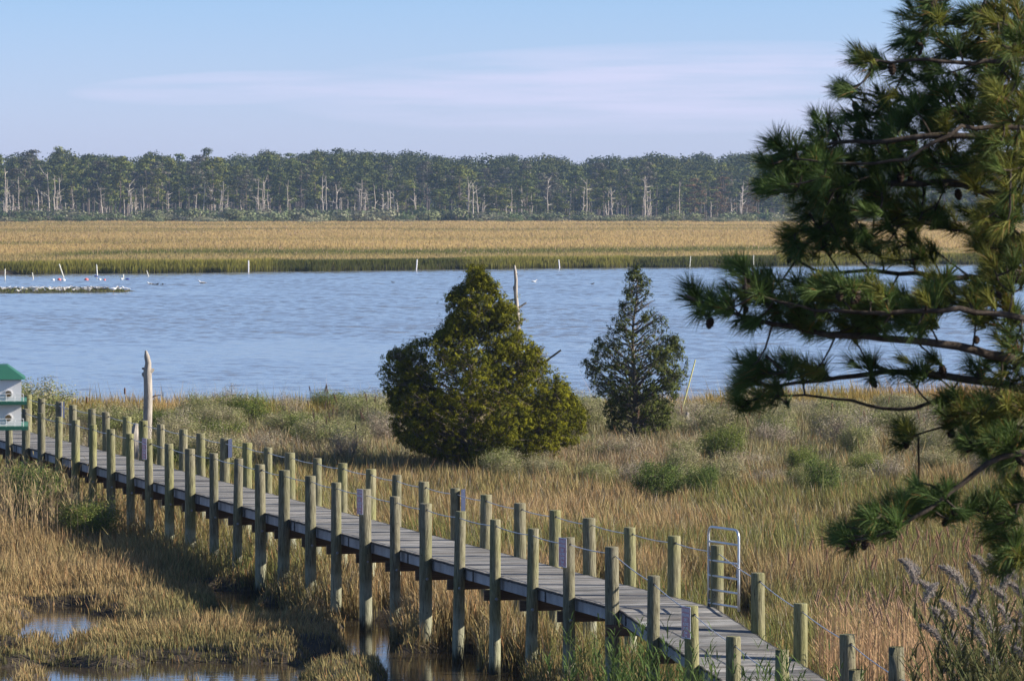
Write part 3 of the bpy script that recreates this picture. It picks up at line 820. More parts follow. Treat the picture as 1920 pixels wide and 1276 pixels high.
SH = [(60, 726, 166, 75, 'pale', 'pale green bush with a ragged top behind the left end of the boardwalk'),
      (10, 722, 172, 60, 'green', 'green bush behind the birdhouse'),
      (205, 765, 165, 60, 'pale', 'pale bush left of the bleached snag behind the rail'),
      (320, 778, 168, 60, 'green', 'green bush just right of the bleached snag'),
      (395, 765, 172, 60, 'seeding', 'seeding bush between the bleached snag and the tall green bush'),
      (458, 740, 174, 62, 'green', 'rounded bright green bush rising highest between the snag and the big juniper'),
      (545, 775, 168, 60, 'pale', 'pale bush right of the rounded bright green bush'),
      (610, 790, 160, 62, 'seeding', 'seeding bush behind the handrail left of the big juniper'),
      (690, 742, 176, 62, 'pale', 'pale grey-green bush touching the left side of the big juniper at the shore'),
      (725, 775, 163, 50, 'twiggy', 'bare twiggy bush under the left skirt of the big juniper'),
      (480, 815, 156, 55, 'twiggy', 'grey twiggy bush behind the middle handrail'),
      (650, 815, 152, 42, 'twiggy', 'thin dark-stemmed bush left of the big juniper'),
      (1105, 780, 170, 48, 'seeding', 'soft grey-green bush between the two junipers'),
      (1080, 830, 158, 50, 'pale', 'pale bush at the right foot of the big juniper'),
      (1232, 868, 136, 50, 'deep', 'deep green leafy bush below the small juniper'),
      (1318, 880, 136, 38, 'deep', 'small deep green bush right of the larger deep green bush'),
      (1275, 760, 178, 50, 'seeding', 'silvery bush below the yellow leaning pole'),
      (1345, 792, 170, 50, 'green', 'green bush right of the weathered stump'),
      (1430, 800, 168, 48, 'pale', 'pale bush under the tips of the pine branch'),
      (1470, 780, 174, 44, 'green', 'green bush half behind the hanging pine cones'),
      (1590, 778, 160, 62, 'twiggy', 'large bleached twiggy bush seen below the pine branches'),
      (1510, 752, 178, 40, 'twiggy', 'bare silvery bush by the shore below the pine branch'),
      (1670, 770, 168, 62, 'pale', 'light green bush right of the bleached twiggy bush'),
      (1540, 866, 136, 38, 'deep', 'deep green leafy bush below the bleached twiggy bush'),
      (1620, 850, 150, 44, 'pale', 'low pale bush right of the deep green bush under the pine'),
      (1410, 850, 150, 48, 'twiggy', 'low grey twiggy bush midway between the deep green bushes'),
      (1740, 810, 160, 60, 'seeding', 'seeding bush behind the lower pine branch'),
      (1830, 800, 166, 60, 'green', 'green bush at the far right behind the pine'),
      (1900, 850, 152, 60, 'twiggy', 'twiggy bush at the right edge behind the pine'),
      (1150, 855, 153, 40, 'pale', 'low pale bush left of the large deep green bush'),
      (60, 880, 128, 60, 'deep', 'dark green bush in front of the boardwalk at the left edge'),
      (165, 945, 122, 70, 'green', 'low shaded bush under the deck at the left'),
      (880, 850, 152, 40, 'twiggy', 'tangled twigs under the skirt of the big juniper')]
for s_ in SH: shrub(*s_)
FL = np.random.default_rng(4)
for k, (px, Y, wp) in enumerate(((1190, 141, 40), (1275, 139, 44), (1350, 141, 46), (1440, 142, 48), (1500, 139, 36), (1590, 141, 46), (1660, 143, 44), (1120, 144, 40), (1760, 146, 46), (1850, 143, 40), (940, 146, 44), (1020, 145, 44))):
    kd = ('twiggy', 'pale', 'seeding')[k % 3]
    shrub(px, HY + (HC - FL.uniform(.95, 1.3)) * F / Y, Y, wp, kd, {'pale': 'low pale green bush in the meadow behind the boardwalk', 'seeding': 'low seeding bush in the meadow behind the boardwalk', 'twiggy': 'low tangle of grey twigs in the meadow behind the boardwalk'}[kd],
          {'pale': 'low pale bushes of the meadow', 'seeding': 'low seeding bushes of the meadow', 'twiggy': 'low twig tangles of the meadow'}[kd])
for k in range(100):
    px = FL.uniform(90, 740) if k < 34 else FL.uniform(1080, 1930); Y = FL.uniform(143, 182)
    top = HY + (HC - FL.uniform(1.05, 1.75)) * F / Y
    kd = ('pale', 'seeding', 'twiggy', 'green', 'seeding')[k % 5]
    shrub(px, top, Y, FL.uniform(30, 60), kd, {'pale': 'small pale green bush in the thicket before the bay', 'seeding': 'small seeding grey-green bush in the thicket before the bay', 'twiggy': 'small bare twiggy bush in the thicket before the bay', 'green': 'small leafy green bush in the thicket before the bay'}[kd],
          {'pale': 'small pale bushes of the thicket', 'seeding': 'small seeding bushes of the thicket', 'twiggy': 'small twiggy bushes of the thicket', 'green': 'small green bushes of the thicket'}[kd])

# ------------------------------------------------------------------ junipers
def juniper(name, px, py, Y, outline, label, seed, dens, holes, leafcols, trunk_r, nlimb):
    r = np.random.default_rng(seed); u = Y / F
    x0 = (px - 960) * u; z0 = float(height(x0, Y)); root = empty(name, (x0, Y, z0)); tag(root, label, 'juniper tree')
    base_py = HY + (HC - z0) / u
    zz = np.array([(base_py - o[0]) * u for o in outline])[::-1]; Lr = np.array([(px - o[1]) * u for o in outline])[::-1]; Rr = np.array([(o[2] - px) * u for o in outline])[::-1]
    H = zz[-1]
    def env(a, z):
        l = np.interp(z, zz, Lr); q = np.interp(z, zz, Rr); c = math.cos(a)
        m = (l + q) / 2
        return (q * c * c + m * (1 - c * c)) if c > 0 else (l * c * c + m * (1 - c * c))
    tr = MB(); zt = np.linspace(0, H * .97, 12); sway = np.stack([.06 * np.sin(zt * 1.1), .05 * np.cos(zt * .9), zt], 1)
    # the leader follows the centre of the outline near the top
    topc = (np.interp(zt, zz, Rr) - np.interp(zt, zz, Lr)) / 2 * sstep(H * .5, H, zt); sway[:, 0] += topc
    tr.tube(sway, np.linspace(trunk_r, .012, 12), 8, (1, 1, 1)); tr.build('trunk', M_bark, root, smooth=True)
    br = MB(); lf = MB(); cl = []
    for i in range(nlimb):
        f = (i + r.random()) / nlimb; ztip = zz[0] + (H - zz[0]) * f ** .88
        a = r.random() * 2 * math.pi
        if r.random() < .28: a = r.choice([0, math.pi]) + r.normal() * .5
        rad = env(a, ztip) * r.uniform(.86, 1.06) * (.66 + .70 * float(fbm(N2, a * 1.9 + seed, ztip * 2.0, 2)))
        cx = float(np.interp(ztip, sway[:, 2], sway[:, 0]))
        if ztip < H * .5: cx = 0
        zb = max(.15 * H * r.random() + .1, ztip - abs(rad) * r.uniform(.45, .8))
        st = np.array([np.interp(zb, sway[:, 2], sway[:, 0]), np.interp(zb, sway[:, 2], sway[:, 1]), zb])
        tip = np.array([(rad if math.cos(a) > 0 else rad) * math.cos(a), rad * math.sin(a), ztip])
        if ztip >= H * .5: tip[0] += 0
        mid = (st + tip) / 2 + np.array([0, 0, -.10 * abs(rad)]) + r.normal(size=3) * .08
        uu = np.linspace(0, 1, 8)[:, None]; c = st * (1 - uu) ** 2 + 2 * mid * uu * (1 - uu) + tip * uu ** 2
        c[1:-1] += r.normal(size=(6, 3)) * .02
        br.tube(c, np.linspace(.035 * min(1, abs(rad) + .2), .007, 8), 5, (1, 1, 1), False)
        nb = int(3 + abs(rad) * 4.2 * dens)
        for k in range(nb):
            w = 1 - .6 * r.random() ** 1.6
            q = st * (1 - w) ** 2 + 2 * mid * w * (1 - w) + tip * w ** 2
            o = (r.normal(size=3) * np.array([.2, .2, .13]) + np.array([math.cos(a), math.sin(a), .5]) * .12) * (.5 + .5 * abs(rad))
            e = q + o
            lim = abs(env(a, min(max(e[2], zz[0]), H))) * 1.08 + .04; hr = math.hypot(e[0], e[1])
            if hr > lim * (1 if e[2] < H * .85 else 1.25): e[0] *= lim / hr; e[1] *= lim / hr
            br.tube([q, (q + e) / 2 + r.normal(size=3) * .015, e], [.008, .006, .004], 3, (1, 1, 1), False)
            if r.random() < holes(e[2] / H): continue
            cl.append(e)
    cl = np.array(cl); n0 = len(cl)
    per = 72; tone = np.repeat(r.random(n0), per)
    outw = cl - np.array([0, 0, 0]); outw[:, 2] = np.abs(outw).max(1) * .5; outw /= np.linalg.norm(outw, axis=1)[:, None] + 1e-6
    sub = np.repeat(cl, per, 0); n = len(sub)
    # each cluster is several upswept sprays
    sp = r.normal(size=(n0, 6, 3)) * .085; which = np.tile(np.arange(per) % 6, n0)
    sub = sub + sp[np.repeat(np.arange(n0), per), which] + r.normal(size=(n, 3)) * .028
    dirs = np.repeat(outw, per, 0) * .6 + sp[np.repeat(np.arange(n0), per), which] * 7 + np.array([0, 0, .5])
    A, B = (np.array(c) for c in leafcols)
    c = lerp(A, B, np.clip(tone * .8 + r.random(n) * .35, 0, 1))
    nr = sub - np.repeat(cl, per, 0); nr = nr / .11 + np.repeat(outw, per, 0) * .7; leaves(lf, sub, .066, c * (1 + (r.random((n, 1)) - .5) * .5), dirs, .45, .7, nrm=nr)
    br.build('branches', M_bark, root); lf.build('foliage', M_juniper, root)
    return root
o1 = [(508, 893, 900), (530, 884, 914), (548, 852, 930), (568, 848, 948), (600, 850, 966), (622, 838, 970), (645, 788, 985), (662, 745, 1002), (690, 727, 1012), (705, 725, 1040), (740, 745, 1052),
      (770, 752, 1076), (800, 752, 1078), (822, 760, 1066), (842, 800, 1035), (858, 850, 960), (866, 872, 890)]
juniper('juniper_tree', 883, 894, 149.5, o1, 'large dense olive-green juniper standing in front of the bay', 5, 1.8,
        lambda f: .0, ((.025, .036, .006), (.205, .195, .014)), .13, 235)
o2 = [(503, 1189, 1196), (530, 1180, 1213), (560, 1176, 1222), (585, 1166, 1232), (610, 1148, 1243), (640, 1128, 1262), (660, 1106, 1268), (680, 1103, 1276), (700, 1108, 1277), (730, 1122, 1268),
      (755, 1135, 1252), (785, 1145, 1248), (808, 1150, 1245), (820, 1165, 1215)]
juniper('juniper_tree', 1188, 846, 163.5, o2, 'smaller sparse conical juniper with bare branches near its top', 9, .95,
        lambda f: .62 if f > .62 else .15, ((.028, .040, .012), (.115, .13, .03)), .11, 165)

# ------------------------------------------------------------------ snags
def snag_near():
    Y = 158.0; x0, _, _ = P(276, 860, Y); root = empty('dead_tree', (x0, Y, 0.2)); tag(root, 'bleached branchless snag with knots standing behind the handrail at left', 'dead tree')
    def q(px, py): p = P(px, py, Y); return np.array([p[0] - x0, 0, p[2] - .2])
    mb = MB(); pts = [q(276, 880), q(276, 830), q(277, 780), q(278, 745), q(277.5, 715), q(276.5, 700), q(278, 680), q(275.5, 668), q(273.5, 657)]
    mb.tube(pts, [.16, .15, .145, .145, .135, .14, .10, .09, .035], 9, (1, 1, 1)); mb.build('trunk', M_dead, root, smooth=True)
    for a, b_, r0 in (((273, 703), (266, 700), .05), ((274, 692), (266, 690), .035), ((283, 695), (289, 692), .045), ((272, 700), (268, 706), .04)):
        mb = MB(); mb.tube([q(*a), (q(*a) + q(*b_)) / 2, q(*b_)], [r0 * 1.9, r0 * 1.3, r0 * .7], 6); mb.build('knot', M_dead, root)
    mb = MB(); mb.tube([q(279, 752), q(284, 745), q(290, 741.5), q(302, 740)], [.05, .03, .022, .008], 6, (.35, .3, .3)); mb.build('branch', M_dead, root)
snag_near()
def snag_mid():
    Y = 163.0; x0 = (970 - 960) / F * Y; root = empty('dead_tree', (x0, Y, .3)); tag(root, 'slim pale snag rising behind the big juniper', 'dead tree')
    def q(px, py, d=0): p = P(px, py, Y); return np.array([p[0] - x0, d, p[2] - .3])
    mb = MB(); mb.tube([q(975, 860), q(974, 760), q(972, 640), q(970, 590), q(967, 550), q(967.5, 525), q(966, 508), q(965, 497)], [.12, .11, .085, .08, .065, .055, .05, .02], 8); mb.build('trunk', M_dead, root, smooth=True)
    for pts, r0, dk in (([(972, 606), (978, 602), (986, 597)], .04, 1), ([(971, 578), (978, 573), (987, 567)], .04, 1), ([(967, 513), (971, 513)], .035, 1), ([(964, 545), (963, 536)], .03, 1),
                        ([(974, 735), (1000, 700), (1020, 679), (1052, 656)], .045, .35), ([(971, 630), (977, 622)], .03, 1)):
        mb = MB(); mb.tube([q(*p) for p in pts], np.linspace(r0, r0 * .7, len(pts)), 6, (dk, dk, dk)); mb.build('branch', M_dead, root)
snag_mid()
def stump(px, topy, Y, hp, r0, label):
    x0, _, zt = P(px, topy, Y); z0 = float(height(x0, Y)); root = empty('stump', (x0, Y, z0)); tag(root, label, 'stump'); H = max(.4, zt - z0)
    mb = MB(); mb.tube([(0, 0, -.1), (.02, 0, H * .4), (-.02, 0, H * .8), (.03, .01, H)], [r0 * 1.4, r0, r0, r0 * .5], 8); mb.build('trunk', M_dead, root)
    mb = MB(); mb.tube([(0, 0, H * .6), (r0 * 1.6, 0, H * .8)], [r0 * .4, r0 * .2], 5); mb.build('branch', M_dead, root)
stump(1288, 772, 171, 30, .1, 'short weathered stump standing right of the small juniper')
stump(253, 793, 150, 20, .13, 'short stump between the rail posts beside the bleached snag')
def lpole(name, px0, py0, px1, py1, Y, r0, m, label, group=None):
    a = np.array(P(px0, py0, Y)); c = np.array(P(px1, py1, Y)); zb = min(a[2], c[2])
    lo, hi = (a, c) if a[2] < c[2] else (c, a)
    o = MB(); n = 5; u = np.linspace(0, 1, n)[:, None]; down = (lo - hi); down /= np.linalg.norm(down)
    pts = (lo + down * .6) * (1 - u) + hi * u - lo
    o.tube(pts, [r0, r0, r0, r0, r0 * .9], 8); ob = o.build(name, m, None, tuple(lo)); tag(ob, label, 'pole', group); return ob
yp = lpole('marker_pole', 1283, 752, 1304, 674, 176, .024, M_yellow, 'thin yellow pole leaning right at the near shore between juniper and pine')
for px, py in ((163, 748), (234, 731), (1560, 760)):
    Y = 172 if px < 1000 else 168; x, _, zt = P(px, py - 4, Y); z0 = float(height(x, Y)); root = empty('cattail', (x, Y, z0)); H = zt - z0
    tag(root, {163: 'lone cattail left of another above the shoreline, nearer the birdhouse', 234: 'taller cattail spike against the water left of the bleached snag', 1560: 'cattail under the pine branch'}[px], 'cattail')
    mb = MB(); mb.tube([(0, 0, 0), (.02, 0, H * .6), (0, 0, H)], .008, 5, (.25, .2, .1)); mb.build('stalk', M_bird, root)
    mb = MB(); mb.tube([(0, 0, H - .22), (0, 0, H - .18), (0, 0, H - .02), (0, 0, H + .02)], [.01, .032, .03, .008], 7, (.14, .065, .03)); mb.build('spike', M_bird, root)

# ------------------------------------------------------------------ foreground pine
def dd_near(d): return np.linalg.norm(d, axis=1)
def pine():
    YP = 31.0; u = YP / F; tx = (2330 - 960) * u
    r = np.random.default_rng(21); root = empty('pine_tree', (tx, YP, 1.6)); tag(root, 'large dark long-needled pine filling the right side of the view', 'pine tree')
    O = np.array([tx, YP, 1.6])
    def q(px, py, d=0.0):
        Y = YP + d; return np.array(P(px, py, Y)) - O
    mb = MB(); zt = np.linspace(-.6, 12.5, 14); mb.tube(np.stack([.05 * np.sin(zt), .05 * np.cos(zt * .7), zt], 1), np.linspace(.24, .05, 14), 12); mb.build('trunk', M_bark, root, smooth=True)
    limbs = [([(2330, 760), (2100, 740), (1920, 680), (1795, 647), (1697, 634), (1576, 630), (1406, 600), (1289, 556)], -.5, .035),
             ([(2330, 800), (2100, 765), (1920, 727), (1795, 707), (1697, 693), (1561, 710), (1469, 722), (1406, 717)], .2, .034),
             ([(2330, 850), (2050, 775), (1920, 758), (1746, 753), (1683, 773), (1600, 751), (1503, 738), (1420, 745)], .7, .022),
             ([(2330, 590), (2100, 545), (1920, 527), (1746, 517), (1620, 508), (1532, 513), (1480, 480)], .4, .028),
             ([(2330, 640), (2100, 600), (1920, 595), (1840, 582), (1795, 578), (1650, 590), (1480, 575), (1400, 545)], -.9, .026),
             ([(2330, 420), (2100, 390), (1920, 376), (1880, 369), (1777, 340), (1640, 345), (1520, 360), (1412, 359)], 0, .034),
             ([(2330, 500), (2080, 470), (1920, 450), (1800, 430), (1650, 400), (1540, 395), (1480, 440)], .9, .026),
             ([(2330, 330), (2080, 290), (1920, 272), (1846, 258), (1760, 252), (1640, 265), (1540, 272), (1440, 290)], -.3, .030),
             ([(2330, 250), (2080, 210), (1920, 190), (1800, 205), (1720, 215), (1640, 180), (1598, 172)], .5, .024),
             ([(2330, 300), (2080, 255), (1900, 240), (1790, 240), (1700, 300), (1600, 310), (1490, 300)], -.8, .022),
             ([(2330, 180), (2080, 130), (1920, 110), (1820, 120), (1740, 110), (1660, 120), (1625, 105)], -.4, .026),
             ([(2330, 90), (2080, 40), (1920, 40), (1820, 40), (1740, 45), (1705, 70)], .1, .024),
             ([(2330, 10), (2080, -40), (1920, -30), (1820, -10), (1740, 5), (1700, -10)], -.2, .022),
             ([(2330, 1040), (2150, 960), (2000, 850), (1920, 845), (1853, 863), (1795, 916), (1722, 965), (1659, 1004), (1580, 1016)], -.6, .030),
             ([(2330, 1150), (2100, 1100), (1920, 1000), (1872, 987), (1785, 945), (1712, 912)], .5, .014),
             ([(2330, 960), (2100, 860), (1920, 800), (1820, 790), (1760, 800), (1700, 822)], .1, .020),
             ([(2330, 1180), (2150, 1120), (2000, 1050), (1920, 1035), (1870, 1030)], .2, .020)]
    samples = []; bm = MB()
    for pts, d, r0 in limbs:
        C = np.array([q(px, py, d * (1 + (2330 - px) / 2500) + .12 * math.sin(px * .01)) for px, py in pts])
        C[0] = np.array([0, 0, C[0][2]])
        # resample
        seg = np.concatenate([[0], np.cumsum(np.linalg.norm(np.diff(C, axis=0), axis=1))]); tt = np.linspace(0, seg[-1], 34)
        S = np.stack([np.interp(tt, seg, C[:, k]) for k in range(3)], 1)
        S[1:-1] = (S[:-2] + S[1:-1] * 2 + S[2:]) / 4; S[2:] += r.normal(size=(32, 3)) * .006
        one = MB(); one.tube(S, np.linspace(r0 * 1.35, r0 * .25, 34), 7, (.5, .47, .45)); one.build('limb', M_bark, root, smooth=True)
        samples.append(S[6:])
    S = np.vstack(samples)
    # foliage areas: px, py, rx, ry, depth, number, tint (0 green, 1 yellowish)
    E = [(1895, 60, 40, 50, -1.0, 12, .5), (1890, 190, 45, 50, -1.0, 16, .6), (1900, 300, 40, 50, -1.0, 13, .7), (1885, 400, 50, 35, -.8, 12, .5), (1890, 500, 45, 35, -.8, 12, .8), (1905, 640, 35, 30, -.6, 8, .6), (1885, 770, 50, 30, -.3, 12, .7), (1800, 760, 50, 22, .2, 10, .6), (1740, 590, 60, 30, -.9, 14, .3), (1640, 560, 60, 30, -.9, 14, .3), (1560, 540, 50, 26, -.9, 10, .3),
         (1725, 15, 45, 28, -.2, 12, 0), (1800, 60, 80, 50, 0, 26, .3), (1880, 40, 60, 55, .2, 22, .5), (1712, 78, 26, 26, -.1, 7, 0), (1634, 118, 28, 26, -.3, 9, .3), (1600, 172, 26, 18, -.3, 6, .1), (1672, 190, 30, 22, .2, 6, .1),
         (1740, 150, 60, 45, .1, 20, 0), (1820, 150, 70, 60, .3, 26, .3), (1895, 160, 50, 70, 0, 24, .6), (1545, 240, 30, 26, -.3, 8, 0), (1640, 235, 60, 40, 0, 20, 0), (1740, 235, 80, 50, .2, 30, 0), (1850, 250, 80, 60, -.2, 34, .5),
         (1470, 285, 26, 24, -.4, 6, 0), (1530, 300, 55, 35, -.4, 18, .1), (1445, 330, 26, 32, -.4, 8, 0), (1620, 310, 80, 40, 0, 30, .1), (1500, 345, 55, 30, -.2, 20, .1), (1740, 320, 80, 40, .2, 26, .1), (1600, 370, 70, 35, -.1, 26, .25),
         (1870, 330, 60, 40, 0, 20, .6), (1690, 400, 80, 40, .3, 26, .2), (1540, 400, 50, 35, .4, 16, .2), (1830, 420, 70, 30, .3, 20, .3), (1510, 455, 38, 28, .4, 14, .1), (1590, 450, 60, 26, .5, 20, .2), (1700, 470, 60, 25, .3, 12, .3), (1880, 470, 60, 50, 0, 26, .7),
         (1384, 505, 18, 20, -.5, 5, 0), (1300, 552, 16, 18, -.5, 5, 0), (1340, 575, 36, 20, -.5, 12, 0), (1420, 545, 50, 30, -.5, 20, .1), (1500, 560, 60, 40, -.6, 26, .15), (1590, 570, 80, 40, -.6, 34, .15), (1690, 585, 80, 40, -.6, 34, .1),
         (1790, 555, 70, 35, -.4, 26, .4), (1870, 570, 55, 50, -.2, 24, .6), (1580, 615, 80, 20, -.4, 18, .1), (1440, 600, 60, 18, -.5, 10, 0), (1405, 695, 28, 24, .1, 10, 0), (1455, 690, 45, 20, .1, 14, .1), (1400, 745, 26, 24, .5, 8, .1),
         (1450, 745, 36, 24, .5, 8, .1), (1550, 700, 60, 20, .2, 8, .1), (1680, 690, 80, 24, .2, 9, .1), (1800, 690, 80, 25, .2, 8, .1), (1880, 700, 40, 30, 0, 9, .3), (1850, 770, 60, 28, .1, 20, .7), (1695, 818, 22, 20, .1, 7, .5), (1860, 825, 60, 26, -.1, 20, .2), (1900, 880, 26, 26, 0, 7, .3),
         (1740, 935, 50, 28, -.5, 20, .1), (1640, 980, 45, 28, -.6, 18, .1), (1590, 1005, 24, 22, -.6, 9, .1), (1700, 965, 50, 28, -.5, 18, .1), (1800, 950, 50, 25, -.4, 12, .1), (1880, 1010, 30, 22, .3, 8, .4), (1910, 1035, 26, 18, .3, 7, .2),
         (1885, 845, 50, 32, -.4, 16, .4), (1905, 930, 30, 30, -.2, 8, .3), (1860, 960, 50, 26, -.3, 10, .3), (1895, 1060, 30, 20, .1, 7, .3), (1830, 790, 60, 24, -.2, 12, .4),
         # the crown beyond the frame, which shades what is seen
         (2050, 60, 110, 90, 0, 60, .3), (2060, 250, 130, 110, 0, 80, .3), (2060, 450, 130, 100, 0, 70, .3), (2060, 640, 130, 90, 0, 60, .3), (2050, 850, 110, 90, 0, 30, .3), (2250, 200, 150, 250, -1, 70, .3), (2250, 600, 150, 250, .8, 70, .3),
         (2480, 300, 180, 260, 0, 70, .3), (2480, 700, 180, 200, 0, 50, .3), (2350, -150, 250, 140, 0, 60, .3), (1950, -80, 150, 60, 0, 40, .3), (2030, 1040, 90, 60, 0, 14, .3)]
    nd = MB(); tw = MB(); cones = []; TL = []
    for cx, cy, rx, ry, d, num, yl in E:
        num = int(num * (1.18 if cx < 1980 else .6))
        for _ in range(num):
            a = r.random() * 6.28; s_ = math.sqrt(r.random())
            tpx = cx + rx * s_ * math.cos(a); tpy = cy + ry * s_ * math.sin(a)
            dep = d + r.normal() * (.30 if cx < 1980 else .8)
            t = q(tpx, tpy, dep); TL.append((float(np.linalg.norm(S - t, axis=1).min()), len(TL), t, cx, yl))
    TL.sort(); BUF = np.zeros((len(S) + 3 * len(TL), 3)); BUF[:len(S)] = S; nb = len(S)
    # every twig starts from the nearest limb or earlier twig, so sprays branch from sprays
    if True:
        for _, _, t, cx, yl in TL:
            dv = BUF[:nb] - t; dd = np.linalg.norm(dv * np.array([1, .8, 1]), axis=1) - .35 * np.clip(dv[:, 0], -.3, .3) + np.where(dd_near(dv) < .06, .3, 0)
            j = int(np.argmin(dd)); s0 = BUF[j].copy()
            mid = (s0 + t) / 2 + np.array([.03, 0, -.04]) * min(1, dd[j] * 3) + r.normal(size=3) * .012
            BUF[nb] = mid; BUF[nb + 1] = mid * .5 + t * .5; nb += 2
            tw.tube([s0, s0 * .3 + mid * .55 + t * .15, mid * .55 + t * .45, t], [.0075, .0065, .0055, .0045], 5, (.42, .40, .38), False)
            ax = (t - mid); ax /= np.linalg.norm(ax) + 1e-6; ax = ax + np.array([-.28, 0, .42]) + r.normal(size=3) * .25; ax /= np.linalg.norm(ax)
            k = 84 if cx < 1980 else 34
            L = r.uniform(.125, .175)
            v = r.normal(size=(k, 3)); v /= np.linalg.norm(v, axis=1)[:, None]
            spread = r.uniform(.5, .95)
            dirs = ax * 1.0 + v * spread; dirs /= np.linalg.norm(dirs, axis=1)[:, None]
            root_p = t + ax * (r.random((k, 1)) - .75) * .10
            tip = root_p + dirs * (L * r.uniform(.75, 1.1, (k, 1))); tip[:, 2] -= .012
            side = np.cross(dirs, r.normal(size=(k, 3))); side /= np.linalg.norm(side, axis=1)[:, None]
            w = .0018 if cx < 1980 else .006
            midp = (root_p + tip) / 2 + np.array([0, 0, .006])
            vv = np.stack([root_p - side * w, root_p + side * w, midp + side * w, midp - side * w, tip], 1).reshape(-1, 3)
            kk = np.arange(k)[:, None] * 5
            tone = r.uniform(.7, 1.25); g0 = np.array([.070, .118, .030]); y0 = np.array([.165, .17, .033]); rb = np.array([.24, .13, .04])
            yk = 1.0 if r.random() < yl * .75 else yl * .3
            base = (g0 * (1 - yk) + y0 * yk) * tone
            cc = np.tile(base, (k, 1)); dead = r.random(k) < (.02 + .06 * yl); cc[dead] = rb
            cc = cc * (1 + (r.random((k, 1)) - .5) * .3)
            nd.add(vv, kk + np.array([[3, 2, 4]]), kk + np.array([[0, 1, 2, 3]]), np.repeat(cc, 5, 0))
            if r.random() < .08 and cx < 1980: cones.append(s0 * .35 + mid * .65)
    tw.build('twigs', M_bark, root); nd.build('needles', M_needle, root)
    for px, py, d in ((1606, 205, -.3), (1612, 212, -.3), (1440, 368, -.4), (1458, 372, -.4), (1300, 590, -.5), (1335, 602, -.5), (1378, 652, -.4), (1420, 640, -.4), (1398, 790, .5), (1420, 785, .5), (1500, 800, .5), (1520, 795, .5), (1690, 655, -.4),
                      (1700, 660, -.4), (1798, 665, -.3), (1618, 668, -.3), (1645, 680, .2), (1725, 470, .3), (1710, 475, .3), (1590, 405, 0), (1712, 1012, -.5), (1600, 1038, -.6), (1735, 120, .1), (1770, 135, .1), (1748, 800, .2), (1838, 370, 0), (1590, 590, -.6)):
        cones.append(q(px, py, d))
    PT = BUF[:nb]
    cones = [PT[int(np.argmin(np.linalg.norm(PT - c, axis=1)))] - np.array([0, 0, .012]) for c in cones]
    proto = None
    cm = MB(); zc = np.linspace(0, 1, 9)
    cm.tube(np.stack([0 * zc, 0 * zc, -.085 * zc], 1), .001 + .023 * np.sin(np.clip(zc * .85 + .12, 0, 1) * math.pi) ** .7 * (1 + .25 * (np.arange(9) % 2)), 9, (.28, .22, .19))
    for k, c in enumerate(cones[:90]):
        if proto is None: proto = cm.build('cone', M_bark, root, tuple(c)); o = proto
        else: o = proto.copy(); COL.objects.link(o); o.parent = root; o.location = tuple(c)
        o.rotation_euler = (r.normal() * .5, r.normal() * .5, 0); s_ = r.uniform(.65, 1.0); o.scale = (s_, s_, s_)
pine()

# ------------------------------------------------------------------ far marsh
def far_grass():
    mb = MB(); n = 230000
    y = 560 + (1540 - 560) * rng.random(n) ** 1.4; x = (rng.random(n) * 2 - 1) * (y * .106 + 12); fs = far_shore(x)
    k = y > fs + .5; x = x[k]; y = y[k]; n = len(x); z = height(x, y)
    p = fbm(N1, x * .012, y * .012, 4); p2 = fbm(N4, x * .05 + 31, y * .035, 3); q = rng.random(n)
    wob = (fbm(N3, x * .03 + 50, 0 * x, 2) - .5)
    green = np.clip(sstep(.58, .70, p) * .6, 0, 1)
    for yc, wd, am in ((708, 46, 1.0), (900, 34, .35), (1140, 50, .5), (1330, 50, .3)):
        green = np.maximum(green, am * np.exp(-((y - yc - x * .45 - wob * 34) / wd) ** 2) * sstep(.36, .5, fbm(N1, x * .035 + yc, 0 * x, 2)))
    tan_ = np.array([.52, .385, .165]) * (.85 + .3 * fbm(N2, x * .02, y * .006))[:, None]
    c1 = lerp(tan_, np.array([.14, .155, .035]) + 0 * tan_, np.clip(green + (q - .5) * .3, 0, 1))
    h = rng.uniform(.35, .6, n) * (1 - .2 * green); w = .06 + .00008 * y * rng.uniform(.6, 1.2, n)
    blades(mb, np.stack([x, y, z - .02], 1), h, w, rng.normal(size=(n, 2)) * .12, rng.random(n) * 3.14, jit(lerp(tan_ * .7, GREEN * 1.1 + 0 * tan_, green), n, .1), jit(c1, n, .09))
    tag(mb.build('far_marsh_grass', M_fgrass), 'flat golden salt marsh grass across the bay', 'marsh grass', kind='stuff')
    mb = MB(); n = 60000
    x = rng.uniform(-75, 85, n); fs = far_shore(x); y = fs + rng.random(n) ** 1.3 * 16 - .8; z = height(x, y)
    q = rng.random(n); k2 = fbm(N3, x * .06, y * .05)
    dk = sstep(.56, .62, fbm(N1, x * .09 + 3, 0 * x, 2))
    d = np.clip((y - fs) / 15, 0, 1)
    h = (.70 + .55 * k2) * (1 - .35 * d) * rng.uniform(.7, 1.1, n) * (1 - .25 * dk)
    c1 = lerp(np.array([.27, .255, .05]) + 0 * z[:, None], np.array([.46, .34, .14]) + 0 * z[:, None], np.clip(d * 1.2 + (q - .6) * .6, 0, 1))
    c1 = lerp(c1, np.array([.07, .085, .025]) + 0 * c1, dk * .85)
    blades(mb, np.stack([x, y, np.maximum(z, -.02)], 1), h, rng.uniform(.05, .11, n), rng.normal(size=(n, 2)) * .1, rng.random(n) * 3.14, jit(np.array([.09, .09, .025]) + 0 * c1, n, .2), jit(c1, n, .16))
    tag(mb.build('far_shore_grass', M_fgrass), 'green and yellow cordgrass fringe along the far bank', 'marsh grass', kind='stuff')
far_grass()

